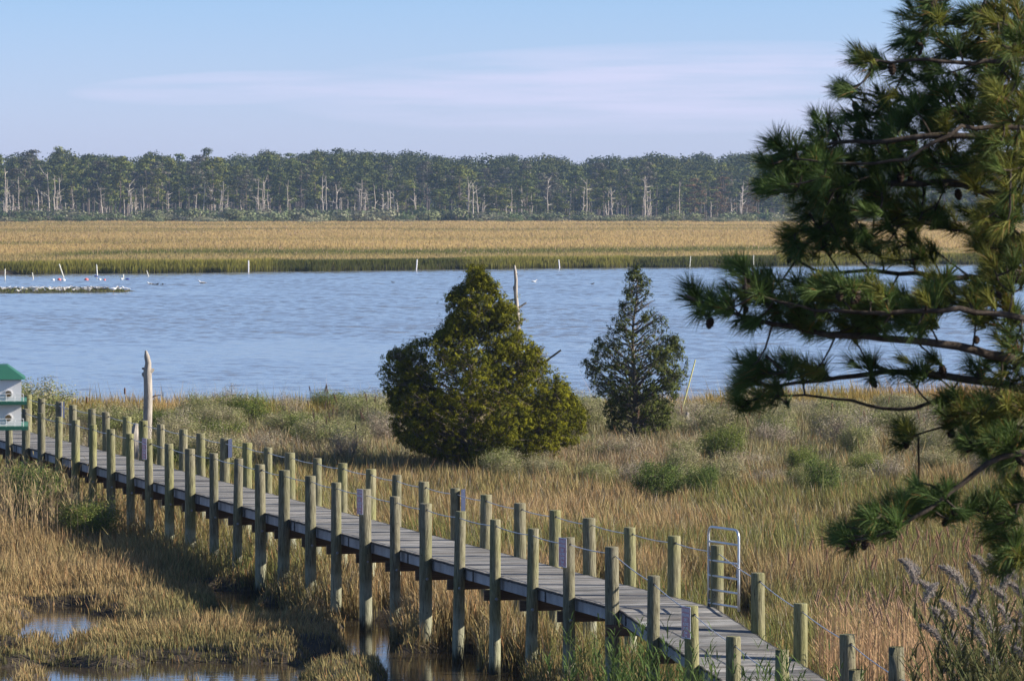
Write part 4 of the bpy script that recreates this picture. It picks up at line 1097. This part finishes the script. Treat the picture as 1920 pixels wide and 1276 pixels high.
# ------------------------------------------------------------------ far forest
def crown_cloud(r, pads, nper, size, cols):
    lf = MB()
    for (cx, cy, cz, rx, rz) in pads:
        n = int(nper * max(.35, rx * rx / 4.5))
        v = r.normal(size=(n, 3)); v /= np.linalg.norm(v, axis=1)[:, None]; rad = r.uniform(.55, 1.05, n)[:, None]
        p = v * rad * np.array([rx, rx, rz]) + np.array([cx, cy, cz])
        p[:, 2] = np.where(p[:, 2] < cz - rz * .45, cz - rz * .45 + r.random(n) * .3, p[:, 2])
        tone = r.uniform(.6, 1.4)
        c = np.array(cols)[r.integers(0, len(cols), n)] * tone
        leaves(lf, p, size * r.uniform(.7, 1.3, n), c * (1 + (r.random((n, 1)) - .5) * .5), None, .7, nrm=v + np.array([0, 0, .15]), nk=1.3)
    return lf
def far_pine_proto(seed, H, cols, low):
    r = np.random.default_rng(seed); root = empty('far_pine')
    tr = MB(); zt = np.linspace(0, H * .93, 8); bend = r.normal() * .5
    S = np.stack([bend * (zt / H) ** 2, r.normal() * .3 * (zt / H), zt], 1); tr.tube(S, np.linspace(.26, .07, 8), 6, (1.25, 1.2, 1.2))
    pads = []; n = r.integers(14, 20)
    for k in range(n):
        f = low + (1 - low) * (k + r.random()) / n; a = r.random() * 6.28
        wid = 3.6 * math.sin(min(1, (1 - f) / (1 - low) * 1.25 + .18) * math.pi * .56)
        d = wid * r.uniform(.35, .85) * (1 if k < n - 1 else .1)
        c = (math.cos(a) * d, math.sin(a) * d, H * f); pads.append((c[0], c[1], c[2], r.uniform(1.2, 2.4), r.uniform(.5, 1.0)))
        zb = c[2] - d * .5; q = np.array([np.interp(zb, zt, S[:, 0]), np.interp(zb, zt, S[:, 1]), zb])
        tr.tube([q, (q + np.array(c)) / 2 - np.array([0, 0, .15]), c], [.09, .06, .03], 4, (1.6, 1.55, 1.5), False)
    for k in range(5):
        z = H * r.uniform(.15, low + .1); a = r.random() * 6.28; L = r.uniform(.6, 2)
        tr.tube([(0, 0, z), (math.cos(a) * L, math.sin(a) * L, z + r.uniform(-.3, .5))], [.05, .02], 3, (1.9, 1.85, 1.8), False)
    tr.build('trunk', M_bark, root); crown_cloud(r, pads, 130, .55, cols).build('crown', M_far, root); return root
GR1 = [(.08, .10, .028), (.13, .14, .038), (.05, .068, .022)]; GR2 = [(.12, .135, .03), (.17, .165, .035), (.08, .10, .025)]; RU = [(.17, .095, .05), (.13, .085, .05), (.09, .10, .04)]; GRY = [(.10, .09, .065), (.13, .115, .09), (.07, .085, .04)]
LAB = {'dark': 'tall dark green pine in the forest across the bay', 'olive': 'yellow-green pine at the front of the forest across the bay', 'rusty': 'rusty-brown crowned tree at the forest edge on the right', 'grey': 'grey thinning half-dead pine in the forest across the bay'}
prot = {}
for kind, cols, seeds in (('dark', GR1, (31, 32, 33, 34, 35)), ('olive', GR2, (41, 42, 43)), ('rusty', RU, (51, 52)), ('grey', GRY, (61, 62))):
    prot[kind] = [far_pine_proto(s_, 18.0, cols, {'dark': .33, 'olive': .26, 'rusty': .18, 'grey': .32}[kind]) for s_ in seeds]
used = set()
def put(root, loc, sc_, rz, label, cat, group):
    if root.name not in used: used.add(root.name); o = root
    else: o = copy_tree(root)
    o.location = loc; o.scale = sc_; o.rotation_euler = (0, 0, rz); tag(o, label, cat, group)
r = np.random.default_rng(77)
def skyl(px):   # top row of the front trees
    return np.interp(px, [-60, 0, 150, 300, 400, 440, 520, 660, 720, 860, 900, 980, 1030, 1100, 1160, 1300, 1420, 1600, 1980], [292, 288, 294, 290, 292, 318, 296, 288, 300, 312, 330, 316, 330, 318, 312, 318, 326, 322, 330])
for ri, (Y0, Y1, step, d0, d1) in enumerate(((1524, 1540, 62, 0, 60), (1550, 1580, 44, -5, 40), (1590, 1640, 36, -8, 26), (1650, 1720, 34, -8, 14), (1725, 1760, 46, -13, -1))):
    px = -40 + r.random() * 30
    while px < 1975:
        Y = r.uniform(Y0, Y1); x = (px - 960) / F * Y; z = float(height(x, Y))
        top = skyl(px) + r.uniform(d0, d1) + 30 * (float(fbm(N3, px * .03, ri * 7.0, 2)) - .5)
        H = HC - (top - HY) / F * Y - z
        kind = r.choice(['dark', 'olive', 'grey', 'dark'], p=[.45, .25, .15, .15])
        if 1280 < px < 1440 and ri < 2 and r.random() < .6: kind = 'rusty'
        if px < 420 and ri == 0 and r.random() < .35: px += step; continue
        w = r.uniform(.85, 1.25) * (.8 + .2 * H / 18)
        put(prot[kind][r.integers(len(prot[kind]))], (x, Y, z - .2), (w, w, H / 18.3), r.random() * 6.28, LAB[kind], 'pine tree' if kind != 'rusty' else 'tree', {'dark': 'dark pines of the far forest', 'olive': 'yellow-green pines of the far forest', 'rusty': 'rusty trees of the far forest', 'grey': 'grey pines of the far forest'}[kind])
        px += step * r.uniform(.6, 1.4)
# snags of the far forest
def far_snag(seed, H, forks):
    r = np.random.default_rng(seed); root = empty('dead_tree'); mb = MB(); zt = np.linspace(0, H, 9)
    S = np.stack([np.cumsum(r.normal(size=9) * .12), np.cumsum(r.normal(size=9) * .1), zt], 1); S -= S[0] * [1, 1, 0]
    mb.tube(S, np.linspace(.24, .07, 9), 6, (1.15, 1.1, 1.05))
    for k in range(forks):
        j = r.integers(3, 8); a = r.choice([0, math.pi]) + r.normal() * .6; L = r.uniform(.8, 2.6); q = S[j]; e = q + np.array([math.cos(a) * L, math.sin(a) * L, L * r.uniform(.1, 1.3)])
        mb.tube([q, (q + e) / 2 + r.normal(size=3) * .15 + np.array([0, 0, -.1]), e], [.10, .07, .03], 5, (1.1, 1.1, 1.1), False)
    mb.build('trunk', M_dead, root); return root
sn = [far_snag(80 + k, 10.0, f_) for k, f_ in enumerate((1, 6, 4, 2, 8, 5))]
for k in range(120):
    px = r.uniform(-20, 1950) if k > 90 else float(r.choice([8, 55, 100, 190, 255, 410, 485, 605, 640, 690, 735, 890, 970, 1145, 1210, 1380])) + r.normal() * 13; Y = r.uniform(1516, 1528) if k % 2 else r.uniform(1528, 1560)
    x = (px - 960) / F * Y; z = float(height(x, Y)); H = r.uniform(4, 10) if k % 3 else r.uniform(9, 14)
    put(sn[r.integers(6)], (x, Y, z - .1), (1, 1, H / 10), r.random() * 6.28, 'pale bleached dead trunk standing at the edge of the far forest', 'dead tree', 'bleached dead trunks along the far forest edge')
for px, top, f_ in ((11, 315, 0), (104, 328, 0), (93, 322, 1), (367, 362, 0), (402, 380, 2), (412, 355, 1), (604, 332, 1), (632, 345, 3), (685, 355, 2), (735, 355, 4), (778, 365, 0), (887, 345, 3), (1146, 352, 4), (1208, 330, 1), (1370, 370, 4), (1137, 380, 2)):
    Y = 1514.0; x = (px - 960) / F * Y; z = float(height(x, Y)); H = HC - (top - HY) / F * Y - z
    put(sn[f_], (x, Y, z - .1), (1.25, 1.25, H / 10), r.random() * 6.28, 'tall pale snag standing forward of the far forest', 'dead tree', 'tall snags forward of the far forest')
# understory bushes
def far_bush(seed, cols):
    r = np.random.default_rng(seed); pads = [(r.normal() * 1.6, r.normal() * .8, r.uniform(.4, 1.0), r.uniform(.9, 1.6), r.uniform(.5, .9)) for _ in range(6)]
    root = empty('far_bush'); crown_cloud(r, pads, 190, .32, cols).build('foliage', M_far, root)
    mb = MB()
    for _ in range(5): mb.tube([(0, 0, -.2), (r.normal() * .5, r.normal() * .4, .5), (r.normal() * 1.2, r.normal() * .8, 1.3)], [.06, .04, .02], 4, (1, 1, 1), False)
    mb.build('stems', M_twig, root); return root
fb = [far_bush(90, [(.16, .165, .095), (.20, .195, .12)]), far_bush(91, [(.12, .135, .06), (.16, .17, .08)]), far_bush(92, [(.07, .10, .04), (.09, .12, .05)]), far_bush(93, [(.15, .17, .09), (.11, .14, .06)])]
for k in range(190):
    px = r.uniform(-30, 1960); Y = r.uniform(1478, 1520) if k % 3 else r.uniform(1440, 1480); x = (px - 960) / F * Y; s_ = r.uniform(1.0, 2.4) * (1.25 if px < 900 else .9) * (.5 if Y < 1480 else 1)
    put(fb[r.integers(4)], (x, Y, float(height(x, Y))), (s_ * 1.3, s_, s_ * .95), r.random() * 6.28, 'grey-green bush along the foot of the far forest', 'bush', 'bushes along the foot of the far forest')
# the wood behind: one mass
mb = MB(); big = crown_cloud(np.random.default_rng(5), [(0, 0, 0, 3.2, 2.2), (1.5, 0, -2, 2.6, 1.6), (-1.8, .5, -2.2, 2.6, 1.6), (0, -1, -4, 3.2, 2), (1, 0, -7, 3, 2.4), (-1, 0, -10, 3, 2.6), (0, 0, -14, 3, 3), (1, 0, -18, 3, 3)], 50, .75, GR1)
bv = np.vstack(big.V); bf = np.vstack(big.F4); bc = np.vstack(big.C)
for k in range(900):
    Y = 1735 + 520 * r.random(); px = r.uniform(-60, 1980); x = (px - 960) / F * Y
    top = np.interp(px, [0, 200, 440, 480, 680, 760, 850, 960, 1100, 1250, 1420, 1960], [286, 288, 296, 292, 282, 288, 292, 288, 292, 290, 284, 290]) + r.exponential(11) - 8 + (2255 - Y) * .01 + 36 * (float(fbm(N2, px * .022, 3.3, 3)) - .45)
    z = HC - (top - HY) / F * Y; s_ = r.uniform(.9, 1.5); a = r.random() * 6.28
    v = bv * s_; v = np.stack([v[:, 0] * math.cos(a) - v[:, 1] * math.sin(a), v[:, 0] * math.sin(a) + v[:, 1] * math.cos(a), v[:, 2]], 1) + np.array([x, Y, z - 2.2 * s_])
    mb.add(v, None, bf, bc * r.uniform(.75, 1.25) * (np.array([1.2, 1.05, .9]) if r.random() < .2 else 1))
for k in range(420):
    Y = r.uniform(1640, 1760); px = r.uniform(-60, 1980); x = (px - 960) / F * Y
    mb.tube([(x, Y, 0), (x + r.normal() * .3, Y, 12)], [.25, .15], 4, (.10, .085, .075), False)
tag(mb.build('distant_wood', M_far), 'dense dark pine wood closing the skyline behind the front trees', 'woodland', kind='stuff')

# ------------------------------------------------------------------ bay markers, buoys, birds
for px0, py0, px1, py1, Yb, r0, lab in ((9.4, 525, 9.4, 504, 520, .055, 'pale upright marker pole in the bay at the far left edge'), (62.5, 523.5, 60.5, 511, 522, .05, 'short pale pole in the bay left of the leaning pole'),
                                (120, 521.5, 111, 495, 530, .06, 'tall pale pole leaning left among the buoys'), (182.5, 518, 181, 495.5, 535, .06, 'tall upright pale pole right of the pink buoys'),
                                (231.5, 522, 231, 514, 525, .06, 'short stub pole between white buoy and sandbar'), (279, 519, 275, 507, 535, .04, 'thin short pole tilting left above the floating branch')):
    lpole('marker_pole', px0, py0, px1, py1, Yb, r0, M_pole, lab)
for px0, py0, px1, py1, lab in ((466, 501, 466, 488, 'white stake on the far bank left of centre'), (781, 501, 782, 486, 'white stake on the far bank above the big juniper'), (1049, 502, 1047.5, 487, 'bright white stake on the far bank between the junipers'),
                                (1294, 491, 1295, 480, 'thin tan stake on the far bank left of the pine'), (1413, 488, 1413, 478, 'faint grey stake on the far bank by the pine tips')):
    lpole('marker_stake', px0, py0, px1, py1, float(far_shore((px0 - 960) / F * 600)) - 2, .07 if px0 < 1200 else .045, M_signwhite if px0 < 1200 else M_pole, lab)
def buoy(px, py, m, s_, lab):
    Y = GY(py, .1); x = (px - 960) / F * Y; root = empty('buoy', (x, Y, 0)); tag(root, lab, 'buoy', 'floating buoys in the bay')
    mb = MB(); n = 9; a = np.linspace(-math.pi / 2, math.pi / 2, n); mb.tube(np.stack([.16 * np.sin(a) * 1.1, 0 * a, .05 + 0 * a], 1) * s_, np.maximum(.002, .14 * np.cos(a) * s_), 12); mb.build('float', m, root, smooth=True)
    mb = MB(); mb.tube([(.15 * s_, 0, .05), (.22 * s_, 0, .07)], .03, 6); mb.build('eyelet', M_blue, root)
for b_ in ((99.5, 524, M_wbuoy, 1.0, 'white buoy left of the first pink buoy'), (111, 523.5, M_pink, 1.15, 'pink buoy beside the foot of the leaning pole'), (119.5, 524.5, M_wbuoy, 1.1, 'white buoy at the foot of the leaning pole'),
           (162, 523.5, M_pink, 1.25, 'lone pink buoy midway between the two tall poles'), (187, 523, M_wbuoy, .95, 'white buoy right of the tall upright pole'), (196, 523.5, M_pink, .8, 'small red buoy furthest right'),
           (228, 522.5, M_wbuoy, 1.0, 'white buoy against the short stub pole')): buoy(*b_)
for px, py, lab in ((180.5, 517.5, 'blue rope float round the tall upright pole'), (239, 522.5, 'blue float right of the stub pole')):
    Y = GY(py, 0.1); mb = MB(); mb.tube([(-.22, 0, .06), (-.1, 0, .1), (.1, 0, .09), (.24, 0, .03)], [.03, .07, .07, .03], 8); tag(mb.build('rope_float', M_blue, None, ((px - 960) / F * Y, Y, 0)), lab, 'float')
# sandbar
mb = MB(); n1 = 90; n2 = 12
def bar_half(x): return 12.5 * np.clip((( -34.2) - x) / 30, 0, 1) ** .55
vx = np.linspace(-75, -33.5, n1); V = []; Fq = []
for i, x in enumerate(vx):
    yc = 452 + (x + 50) * .12; hw = max(.05, float(bar_half(x)) * (1 + .15 * math.sin(x)))
    for j in range(n2):
        v = j / (n2 - 1) * 2 - 1; V.append((x, yc + v * hw, .26 * (1 - v * v) * min(1, hw / 3) - .03))
for i in range(n1 - 1):
    for j in range(n2 - 1): a = i * n2 + j; Fq.append((a, a + n2, a + n2 + 1, a + 1))
mb.add(V, None, Fq, (1.1, 1.25, .6)); tag(mb.build('sandbar', M_ground), kind='structure')
mb = MB(); n = 5000; x = rng.uniform(-75, -35, n); hw = bar_half(x); v = rng.uniform(-1, 1, n); y = 452 + (x + 50) * .12 + v * hw
blades(mb, np.stack([x, y, .22 * (1 - v * v) * np.minimum(1, hw / 3)], 1), rng.uniform(.08, .2, n), np.full(n, .08), rng.normal(size=(n, 2)) * .3, rng.random(n) * 3, jit(np.array([.06, .07, .02]) + np.zeros((n, 3)), n), jit(np.array([.13, .14, .03]) + np.zeros((n, 3)), n))
tag(mb.build('sandbar_weed', M_grass), 'low olive weed on the bird-covered sandbar', 'weed', kind='stuff')
def bird(name, L, cb, cw, ch, bill, legs=True, seed=0):
    """one continuous body from tail to bill, wings folded; legs as tubes into it"""
    root = empty(name); b = MB()
    pts = np.array([(-.52, 0, .02), (-.38, 0, .03), (-.2, 0, .02), (0, 0, 0), (.18, 0, .04), (.30, 0, .14), (.36, 0, .23), (.42, 0, .27), (.48, 0, .265), (.53, 0, .255), (.66, 0, .235)]) * L
    rad = np.array([.015, .06, .12, .15, .13, .085, .07, .075, .055, .018, .006]) * L
    cols = np.array([cw, cw, cb, cb, cb, ch, ch, ch, ch, bill, bill])
    pts[:, 2] += .28 * L if legs else .08 * L
    b.tube(pts, rad, 10, cols); b.build('body', M_bird, root, smooth=True)
    w = MB()
    for s_ in (-1, 1):
        q = np.array([(.16, s_ * .11, .05), (0, s_ * .145, .06), (-.2, s_ * .12, .05), (-.45, s_ * .05, .04), (-.58, s_ * .02, .05)]) * L; q[:, 2] += .28 * L if legs else .08 * L
        w.tube(q, np.array([.03, .07, .06, .03, .008]) * L, 6, cw, sq=(.5, 1))
    w.build('wings', M_bird, root, smooth=True)
    if legs:
        for s_ in (-1, 1):
            g = MB(); g.tube(np.array([(0, s_ * .05, .20), (-.03, s_ * .05, .1), (.0, s_ * .05, 0), (.07, s_ * .05, 0)]) * L, .012 * L, 4, bill); g.build('leg', M_bird, root)
    return root
W_ = (.8, .8, .8); GY_ = (.38, .38, .4); BR_ = (.30, .25, .20); BK_ = (.04, .04, .045); OR_ = (.5, .25, .05)
kinds = [bird('shorebird', .33, (.55, .52, .48), BR_, (.42, .38, .34), BK_), bird('shorebird', .36, (.7, .68, .66), GY_, (.6, .58, .56), BK_), bird('shorebird', .34, W_, (.5, .48, .46), W_, OR_)]
labk = ['brown shorebird resting in the flock on the sandbar', 'grey-backed shorebird in the flock on the sandbar', 'pale shorebird in the flock on the sandbar']
for k in range(165):
    px = 205 * r.random() ** .9 - 6 if k < 150 else r.uniform(150, 240)
    if px < 130 and r.random() < .25: px = r.uniform(110, 190)
    Y0 = 452; x = (px - 960) / F * Y0; x = max(-52, x); hw = float(bar_half(x)); v = r.uniform(-.85, .95)
    y = 452 + (x + 50) * .12 + v * hw; x = (px - 960) / F * y; zz_ = .26 * (1 - v * v) * min(1, hw / 3) - .03
    i = int(r.choice([0, 1, 2], p=[.4, .3, .3])); s_ = r.uniform(.85, 1.25)
    put(kinds[i], (x, y, zz_ + .05), (s_,) * 3, r.choice([0, math.pi]) + r.normal() * .6, labk[i], 'bird', ['brown shorebirds on the sandbar', 'grey shorebirds on the sandbar', 'pale shorebirds on the sandbar'][i])
gull = bird('gull', .62, W_, (.62, .64, .68), W_, OR_); 
def place(proto, px, py, s_, rz, lab, cat, z=0, first=[]):
    Y = GY(py, z); o = proto if proto.name not in used else copy_tree(proto); used.add(proto.name)
    o.location = ((px - 960) / F * Y, Y, z); o.scale = (s_,) * 3; o.rotation_euler = (0, 0, rz); tag(o, lab, cat); return o
place(gull, 213, 546, 1.25, .2, 'large white gull on the sandbar, left one of two', 'gull', .15)
place(gull, 236, 546.5, 1.3, 2.9, 'large white gull nearest the sandbar tip', 'gull', .12)
place(gull, 127, 543, 1.0, .1, 'white gull standing at the back of the flock', 'gull', .2)
blackb = bird('cormorant', .5, BK_, BK_, BK_, OR_)
for px, py, lab in ((17, 543, 'black cormorant at the left end of the flock'), (154, 543, 'black cormorant at the back of the flock'), (178, 543.5, 'black cormorant right of centre in the flock'), (197, 544.5, 'black cormorant standing apart at the right of the flock')):
    place(blackb, px, py, 1.0, r.choice([0, 3.1]), lab, 'cormorant', .2)
fg = bird('gull', .55, W_, (.75, .76, .78), W_, OR_, False); duck = bird('duck', .45, (.10, .09, .09), (.06, .05, .05), (.05, .05, .05), BK_, False); gg = bird('gull', .6, (.6, .58, .55), (.3, .28, .26), W_, OR_, False)
place(fg, 1001, 528.5, 1.15, .1, 'white gull floating right of the slim snag top', 'gull'); place(fg, 1187, 528, 1.15, .2, 'white gull floating behind the small juniper top', 'gull')
place(duck, 737, 530, .9, 2.8, 'dark duck floating left of the big juniper', 'duck'); place(duck, 1111, 532.5, .85, 0, 'dark duck floating between the junipers', 'duck'); place(gg, 379, 531.5, 1.35, 3.0, 'large grey gull floating alone on the bay', 'gull'); place(gg, 282, 533.5, 1.1, 3.1, 'grey gull beside the floating branch', 'gull')
place(duck, 62, 443.5, 2.0, .1, 'dark bird sitting in the far golden marsh', 'bird', .85)
mb = MB(); Y = GY(534, 0)
for a, c in (((285, 533), (300, 535)), ((292, 534), (298, 531)), ((300, 534.5), (311, 533)), ((303, 534.5), (306, 531)), ((288, 534), (311, 535))):
    mb.tube([np.array(P(a[0], a[1], Y)) - np.array(P(298, 534, Y)), np.array(P(c[0], c[1], Y)) - np.array(P(298, 534, Y))], [.09, .04], 5, (.12, .1, .09))
tag(mb.build('floating_branch', M_bark, None, P(298, 534, Y)), 'dark branch drifting on the bay right of the sandbar', 'branch')

# ------------------------------------------------------------------ haze
def haze():
    m, nt, out = mat('haze air'); v = node(nt, 'ShaderNodeVolumePrincipled'); v.inputs['Color'].default_value = (.50, .70, 1.0, 1); v.inputs['Density'].default_value = HAZE
    v.inputs['Anisotropy'].default_value = .3
    nt.links.new(v.outputs[0], out.inputs['Volume'])
    b = MB(); b.box((0, 4500, 15), 13000, 9300, 36); o = b.build('haze', m); tag(o, kind='stuff'); o['label'] = 'thin blue air between the camera and the far forest'; o['category'] = 'haze'
HAZE = .00008
haze()

# ------------------------------------------------------------------ sky, sun, camera
EL = 27.0; AZ = 94.0
w = bpy.data.worlds.new('World'); sc.world = w; w.use_nodes = True; nt = w.node_tree; nt.nodes.clear()
wo = nt.nodes.new('ShaderNodeOutputWorld'); bg = nt.nodes.new('ShaderNodeBackground'); nt.links.new(bg.outputs[0], wo.inputs[0])
sky = nt.nodes.new('ShaderNodeTexSky'); sky.sky_type = 'NISHITA'; sky.sun_disc = False; sky.sun_elevation = R(EL); sky.sun_rotation = R(AZ); sky.air_density = 1.0; sky.dust_density = .4; sky.ozone_density = 2.0
tc = nt.nodes.new('ShaderNodeTexCoord').outputs['Generated']
sp = nt.nodes.new('ShaderNodeSeparateXYZ'); nt.links.new(tc, sp.inputs[0])
yv = math_(nt, 'MAXIMUM', sp.outputs[1], .05); uu = math_(nt, 'DIVIDE', sp.outputs[0], yv); vv = math_(nt, 'DIVIDE', sp.outputs[2], yv)
# thin lavender cirrus low over the horizon
def seg(u0, v0, su, sv, tilt):
    a = math_(nt, 'SUBTRACT', uu, u0); bq = math_(nt, 'SUBTRACT', math_(nt, 'SUBTRACT', vv, v0), math_(nt, 'MULTIPLY', a, tilt))
    d = math_(nt, 'ADD', math_(nt, 'POWER', math_(nt, 'ABSOLUTE', math_(nt, 'DIVIDE', a, su)), 2.0), math_(nt, 'POWER', math_(nt, 'ABSOLUTE', math_(nt, 'DIVIDE', bq, sv)), 2.0))
    return math_(nt, 'SUBTRACT', 1.0, d, clamp=True)
cx = nt.nodes.new('ShaderNodeCombineXYZ'); nt.links.new(math_(nt, 'MULTIPLY', uu, 22.0), cx.inputs[0]); nt.links.new(math_(nt, 'MULTIPLY', vv, 330.0), cx.inputs[1])
cn = nt.nodes.new('ShaderNodeTexNoise'); cn.inputs['Scale'].default_value = 1.0; cn.inputs['Detail'].default_value = 6; nt.links.new(cx.outputs[0], cn.inputs['Vector'])
s1 = seg(.035, .0215, .085, .0095, .02); s2 = seg(-.055, .0215, .035, .0035, .03)
cm_ = math_(nt, 'MAXIMUM', s1, math_(nt, 'MULTIPLY', s2, .8))
cf = math_(nt, 'MULTIPLY', math_(nt, 'POWER', cm_, .6), math_(nt, 'MULTIPLY_ADD', cn.outputs['Fac'], 2.6, -.65, clamp=True), clamp=True)
grad = ramp(nt, math_(nt, 'MULTIPLY', sp.outputs[2], 4.0), [(0.0, (1.29, 1.47, 2.8)), (.16, (.86, 1.18, 2.15)), (.5, (1.05, 1.22, 1.75)), (1.0, (.85, .98, 1.25))])
c = mixc(nt, 1.0, sky.outputs[0], grad, 'MULTIPLY')
c = mixc(nt, math_(nt, 'MULTIPLY', cf, .8), c, (7.7, 7.75, 10.3))
nt.links.new(c, bg.inputs[0]); bg.inputs[1].default_value = .05
L = bpy.data.lights.new('sun', 'SUN'); L.energy = 5.0; L.angle = R(.53); L.color = (1.0, .92, .80)
lo = bpy.data.objects.new('sun', L); COL.objects.link(lo)
sv = Vector((math.sin(R(AZ)) * math.cos(R(EL)), math.cos(R(AZ)) * math.cos(R(EL)), math.sin(R(EL)))); lo.rotation_euler = sv.to_track_quat('Z', 'Y').to_euler(); lo.location = (30, 60, 40)
cam = bpy.data.cameras.new('camera'); co = bpy.data.objects.new('camera', cam); COL.objects.link(co); sc.camera = co
co.location = (0, 0, HC); co.rotation_euler = (R(90), 0, 0); cam.sensor_width = 36; cam.lens = F / 1920 * 36; cam.shift_y = -(638 - HY) / 1920
cam.clip_start = .5; cam.clip_end = 20000
cam.dof.use_dof = True; cam.dof.focus_distance = 98; cam.dof.aperture_fstop = 14
sc.view_settings.view_transform = 'Standard'; sc.view_settings.look = 'None'; sc.view_settings.gamma = 1; sc.view_settings.exposure = .95
sc.cycles.max_bounces = 6; sc.cycles.transparent_max_bounces = 8; sc.cycles.volume_bounces = 0; sc.cycles.diffuse_bounces = 3; sc.cycles.glossy_bounces = 3
sc.cycles.use_denoising = True
